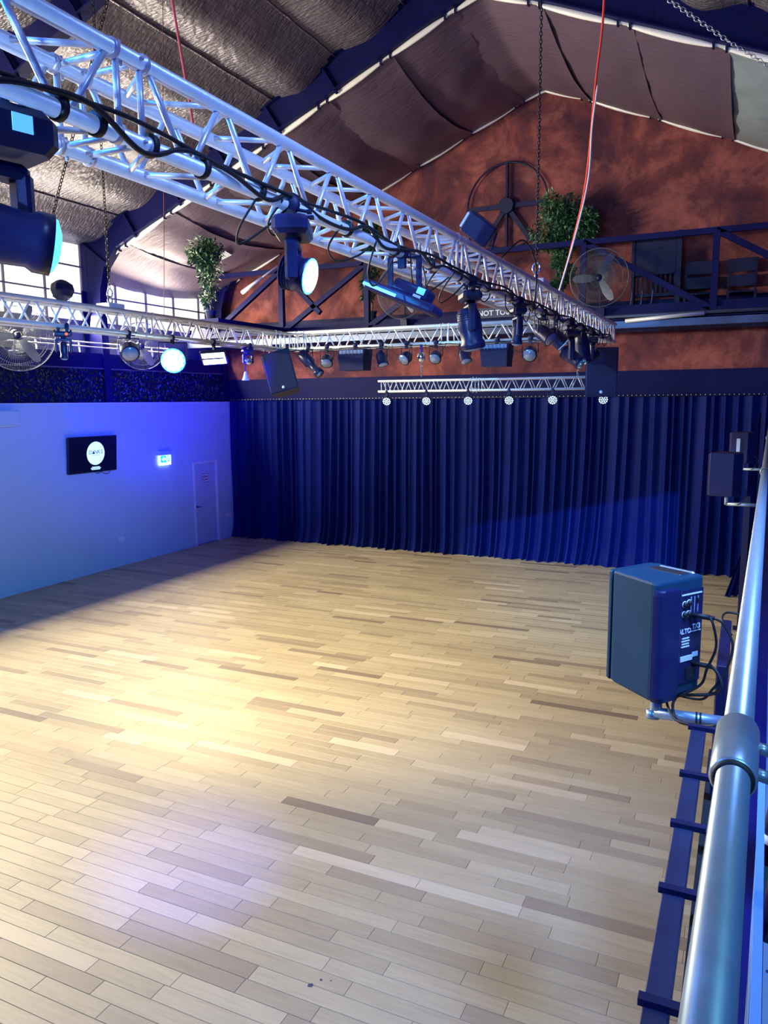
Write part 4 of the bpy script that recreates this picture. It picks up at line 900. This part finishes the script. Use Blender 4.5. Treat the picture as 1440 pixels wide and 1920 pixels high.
# ------------------------------------------------------------------ balcony on the right
ZM = 2.15
bal = struct('floor_balcony'); bal.rotation_euler = (0, 0, -.0245)
MB().bx(.06, XR, -3.0, 17.4, ZM-.18, ZM).build('deck', M_conc, bal)
MB().bx(.0, .06, -3.0, 17.4, ZM-.30, ZM+.06).build('fascia', M_steel, bal)
for k in range(12): MB().bx(.07, 4.7, -2.7+k*1.6, -2.69+k*1.6, ZM-.001, ZM+.0015).build('deck_joint', M_inkd, bal)
SK = -.0245
rl = thing('balcony_rail', 'thick galvanised pipe handrail running along the right edge, nearest to the viewer', 'railing', (-.019, 0, ZM), (0, 0, SK))
RZ = 1.0
MB().cyl((0, -2.5, RZ), (0, 17.2, RZ), 0.0222, 32).build('handrail', M_galv, rl)
for yv in (1.17, 6.0, 11.0):
    s_ = MB(); s_.lathe((0, yv-.085, RZ), (0, 1, 0), [(.026, 0), (.031, .004), (.031, .166), (.026, .17)], 28); s_.build('coupler', M_galv, rl)
    MB().lathe((0, yv-.09, RZ), (0, 1, 0), [(.0245, 0), (.0275, .002), (.0275, .007), (.0245, .009)], 28).build('gasket', M_rub, rl)
    for q in (-.045, .045): MB().cyl((.025, yv+q, RZ-.004), (.045, yv+q, RZ-.008), .009, 6).build('bolt', M_galv, rl)
for yv in (-1.2, 1.17, 3.6, 6.0, 8.5, 11.0, 13.5, 16.0): MB().cyl((0, yv, .05), (0, yv, RZ), .021, 12).build('post', M_galv, rl)
for z in (.42,): MB().cyl((0, -2.5, z), (0, 17.2, z), .02, 12).build('mid_rail', M_galv, rl)
kp = thing('clear_balustrade_panel', 'pale blue lit sheet standing just inside the balcony rail', 'panel', (.023, 0, ZM), (0, 0, SK))
MB().bx(-.003, .003, -1.8, 1.55, .12, .78).build('sheet', mat('blue_sheet', (.10, .28, .75), .3), kp)
MB().bx(-.006, .006, -1.8, 1.55, .78, .79).build('edge_trim', mat('pale_blue_edge', (.16, .36, .90), .4), kp)
# cable tray hanging outside the rail
ct = thing('clamped_bar', 'long dark rectangular bar held by brackets outside the balcony rail', 'bar', (-.09, 1.9, 2.6))
MB().bx(-.022, .022, -1.6, .66, -.02, .02, bev=.003).build('bar_body', mat('dark_blue_steel', (.03, .04, .10), .4, .3, var=(9, .5)), ct)
for yv in (-.62, -.28, .0, .28, .62): 
    MB().bx(-.030, .085, yv-.010, yv+.010, .018, .032).build('bracket', M_blkm, ct); MB().bx(.05, .08, yv-.02, yv+.02, -.02, .03).build('bracket_bolt', M_blkm, ct)
ct2 = thing('black_conduit', 'thin black strip running between the clamped bar and the balcony rail', 'bar', (-.045, 1.9, 2.55))
MB().bx(-.010, .010, -1.6, .6, -.02, .02).build('strip', M_rub, ct2)
# bar stool
st = thing('bar_stool', 'dark tapered stool legs with white rings at the lower right edge', 'stool', (.33, 2.45, ZM))
for a, b in ((-.2, -.2), (.2, -.2), (.2, .2), (-.2, .2)):
    MB().cyl((a, b, 0), (a*.6, b*.6, .70), .030, 12, .022).build('leg', M_blk, st); MB().lathe((a*.93, b*.93, .08), (-a*.4, -b*.4, .7), [(.031, 0), (.031, .03)], 12).build('leg_ring', M_white, st)
MB().lathe((0, 0, .70), (0, 0, 1), [(.15, 0), (.17, .01), (.17, .05), (.15, .06)], 24).build('seat', M_blk, st)

# ------------------------------------------------------------------ the foreground speaker on its bracket
sp = thing('balcony_loudspeaker', 'black plastic portable loudspeaker mounted outside the rail with cables at its rear', 'speaker', (-.31, 3.38, 2.43))
A, B_, D_, E_ = V((-.185, -.01)), V((.018, -.21)), V((.182, .035)), V((-.03, .225))
def lerp(a, b, t): return a+(b-a)*t
rear = (D_-B_); rn_ = V((rear.y, -rear.x)).normalized()
def rounded(poly, r, n=3):
    out = []; N = len(poly)
    for i in range(N):
        p = V(poly[i]); a = (V(poly[i-1])-p).normalized(); b = (V(poly[(i+1) % N])-p).normalized(); rr_ = r[i] if isinstance(r, (list, tuple)) else r
        p0 = p+a*rr_; p1 = p+b*rr_
        for k in range(n+1):
            t = k/n; out.append(tuple(p0*(1-t)**2+p*2*t*(1-t)+p1*t*t))
    return out
def prism_bev(mb, poly, z0, z1, b=.012):
    cx = sum(p[0] for p in poly)/len(poly); cy = sum(p[1] for p in poly)/len(poly); n = len(poly)
    sc_ = lambda k: [(cx+(x-cx)*k, cy+(y-cy)*k) for x, y in poly]
    k = 1-b/.16; lv = [(sc_(k), z0), (poly, z0+b), (poly, z1-b), (sc_(1-b*.3/.16), z1-b*.3), (sc_(k), z1)]
    vs = []; fs = []
    for pl_, z in lv: vs += [(x, y, z) for x, y in pl_]
    for q in range(len(lv)-1):
        for i in range(n): j = (i+1) % n; fs.append((q*n+i, q*n+j, (q+1)*n+j, (q+1)*n+i))
    fs += [tuple(range(n-1, -1, -1)), tuple((len(lv)-1)*n+i for i in range(n))]
    return mb.add(vs, fs, False)
mb = MB(); prism_bev(mb, rounded([A, B_, lerp(B_, D_, .42), D_, E_], [.02, .03, .001, .02, .02]), .0, .50)
mb.build('cabinet', M_spk, sp)
bul = rounded([B_+rn_*-.02, B_+rn_*.026+rear*.02, lerp(B_, D_, .44)+rn_*.028, lerp(B_, D_, .47)-rn_*.02], [.005, .028, .02, .002], 4)
mb = MB(); prism_bev(mb, bul, .0, .470, .022); mb.build('rear_bulge', M_blk, sp)
# front strip and grille
fd = (A-E_).normalized(); fnr = V((-fd.y, fd.x)).normalized()
if fnr.dot(A) < 0: fnr = -fnr
gp = [A+(E_-A)*.0+fnr*.002, A+fnr*.022+(E_-A)*.02, E_+fnr*.022-(E_-A)*.02, E_+fnr*.002]
mb = MB(); prism_bev(mb, rounded(gp, .004, 2), .004, .496, .008); mb.build('front_grille', M_spk, sp)
# control panel on the rear, right half
rd = V((rear.x, rear.y, 0)).normalized(); nrm = V((rn_.x, rn_.y, 0))
pc = V((*lerp(B_, D_, .72), 0))
def Rp(u, z, o=0.0): return basis(rd, (0, 0, 1), nrm, pc+rd*u+V((0, 0, z))+nrm*(.003+o))
PAN = [sp]
def pbox(name, u, z, w_, h_, mt, o=.0, dpt=.004):
    return MB().box((0, 0, 0), (w_, h_, dpt), Rp(u, z, o)).build(name, mt, PAN[0])
PAN[0] = pbox('control_panel', 0, .25, .145, .40, M_blk)
pbox('panel_stripe', -.003, .432, .13, .006, M_ink, .003); pbox('label_block', -.02, .158, .075, .022, M_ink, .003); pbox('label_block', .035, .168, .035, .02, M_ink, .003)
for k in range(4): pbox('label_text', -.03, .21+.012*k, .05-.006*(k % 2), .005, M_ink, .003)
for k in range(3): pbox('panel_divider', -.005+.022*k, .385, .0012, .07, M_ink, .003)
text('lettering', 'ALTO', .030, M_ink, PAN[0], Rp(-.035, .275, .003), bold=.0006); text('lettering', 'TX3', .030, M_ink, PAN[0], Rp(.035, .288, .003), bold=.0006)
pbox('underline', .033, .270, .06, .003, M_ink, .003)
for u, z in ((-.045, .392), (-.018, .396), (-.045, .35), (-.018, .35)):
    MB().lathe((0, 0, 0), (0, 0, 1), [(.011, 0), (.010, .012), (.001, .013)], 14, Rp(u, z, .002)).build('knob', M_rub, PAN[0])
    MB().lathe((0, 0, 0), (0, 0, 1), [(.014, 0), (.014, .0015)], 14, Rp(u, z, .0015)).build('knob_scale', M_ink, PAN[0])
pbox('power_inlet', .01, .09, .06, .05, M_rub, .002, .01); pbox('slider_switch', .04, .40, .014, .02, M_rub, .003, .008)
# plugs and leads
def plug(z, u, c2): 
    q = Rp(u, z, 0); o0 = q.translation; e = o0+nrm*.075+rd*.03; MB().cyl(o0, e, .010, 10).build('plug', M_rub, sp); return e
e1 = plug(.335, .02, 0); e2 = plug(.345, -.01, 0); e3 = plug(.13, .02, 0)
MB().tube(smooth_pts([e1, e1+nrm*.03+rd*.02+V((0, 0, -.02)), e1+nrm*.07+rd*.03+V((0, 0, -.10)), e1+nrm*.05+rd*.02+V((0, 0, -.22)), e1+nrm*.01+V((0, 0, -.30)), e1-nrm*.04+V((0, 0, -.36)), (.10, -.02, -.02)]), .0055, 6).build('signal_lead', M_rub, sp)
MB().tube(smooth_pts([e2, e2+nrm*.02+V((0, 0, -.03)), e2+nrm*.03+rd*.01+V((0, 0, -.12)), e2+nrm*.0+V((0, 0, -.22)), e2-nrm*.03+V((0, 0, -.30)), (.08, -.05, -.03)]), .0055, 6).build('signal_lead', M_rub, sp)
MB().tube(smooth_pts([e3, e3+nrm*.03+V((0, 0, -.02)), e3+nrm*.05+V((0, 0, -.07)), e3+nrm*.0+V((0, 0, -.12)), (.06, -.03, -.02)]), .007, 6).build('power_lead', M_rub, sp)
MB().tube(smooth_pts([(.10, -.02, -.02), (.09, -.10, -.04), (.12, -.18, -.07), (.20, -.24, -.05), (.27, -.30, -.02), (.30, -.36, -.08)]), .006, 6).build('signal_lead', M_rub, sp)
MB().tube(smooth_pts([(.06, -.03, -.02), (.07, -.12, -.03), (.11, -.19, -.06), (.20, -.25, -.045), (.26, -.31, -.01)]), .006, 6).build('power_lead', M_rub, sp)
# handle recess on the top, its shade and lit edge painted dark and pale
tm_ = basis((rd.x, rd.y, 0), (-rd.y, rd.x, 0), (0, 0, 1), (.02, .03, .50))
MB().box((.035, 0, -.003), (.07, .17, .012), tm_, .01).build('handle_recess', M_rub, sp); MB().box((.078, -.005, .0), (.016, .18, .014), tm_, .006).build('handle', M_galv, sp)
for u, z in ((-.1, 0), ): pass
for (x, y) in ((.04, -.14), (.13, .0), (-.1, 0.0)): MB().cyl((x, y, -.012), (x, y, .004), .014, 10).build('foot', M_rub, sp)
ab = thing('speaker_bracket', 'pale steel pipe arm holding the portable loudspeaker off the balcony', 'bracket', (-.285, 3.25, 2.355))
Mb = MB(); Mb.cyl((.0, 0.02, .085), (.0, .02, -.01), .024, 16); Mb.build('upright_pipe', M_galv, ab)
MB().cyl((-.005, .015, 0), (.30, .03, 0.0), .024, 16).build('arm_pipe', M_galv, ab)
MB().lathe((-.012, .02, -.01), (0, .2, 1), [(.0, -.02), (.027, -.018), (.027, .018), (.0, .02)], 14).build('elbow', M_galv, ab)
for q in (.155, .17): MB().lathe((q, .022, 0), (1, .05, 0), [(.0255, 0), (.027, .002), (.027, .006), (.0255, .008)], 16).build('cable_tie', M_rub, ab)
MB().tube([(.07+.010*math.cos(a), .0, .012*math.sin(a)) for a in [math.radians(60+30*k) for k in range(9)]], .0022, 5).build('printed_mark', M_lcd, ab)
# far speakers on the rail
def far_speaker(loc, label, yaw, s=1.0):
    t = thing('rail_loudspeaker', label, 'speaker', loc, (0, 0, yaw), 'black speakers on arms along the rail')
    poly = [(-.15*s, -.15*s), (.10*s, -.14*s), (.15*s, 0), (.10*s, .14*s), (-.15*s, .15*s)]
    mb = MB(); prism_bev(mb, rounded(poly, .015, 2), 0, .46*s, .01); mb.build('cabinet', M_blk, t)
    MB().box((-.155*s, 0, .23*s), (.012, .28*s, .44*s), bev=.003).build('grille', M_blkm, t)
    MB().cyl((.0, 0, -.10*s), (.0, 0, .02), .022, 10).build('pole_mount', M_galv, t)
    MB().cyl((0, 0, -.09*s), (.36, .10, -.09*s), .020, 10).build('arm_pipe', M_galv, t)
    MB().tube(smooth_pts([(.13*s, 0, .12), (.20, 0, .05), (.16, -.03, -.06), (.12, -.03, -.09)]), .006, 5).build('lead', M_rub, t)
    return t
far_speaker((-.16, 8.95, 2.63), 'black speaker on an arm outside the rail, right of the curtain', math.radians(-18))
far_speaker((-.03, 12.0, 2.75), 'farther black speaker with a pale edge strip, above the nearer rail speaker', math.radians(-18), .95)
st_ = MB().box((-.10, 11.83, 2.95), (.045, .006, .30)).build('pale_strip_label', M_ink, None, label='narrow pale strip on the side of the farther rail speaker', cat='strip')
# black panel hung under the balcony edge
bp_ = thing('hung_monitor', 'black flat panel seen edge-on below the balcony rail, with cables', 'monitor', (-.045, 4.1, 2.05))
MB().bx(-.025, .025, -.45, .35, -.25, .42, bev=.006).build('casing', M_blk, bp_); MB().bx(.02, .14, -.05, .05, .0, .06).build('wall_arm', M_blkm, bp_)
MB().tube(smooth_pts([(.03, .2, .38), (-.02, .25, .44), (.0, .35, .46), (.1, .36, .45)]), .006, 6).build('lead', M_rub, bp_)
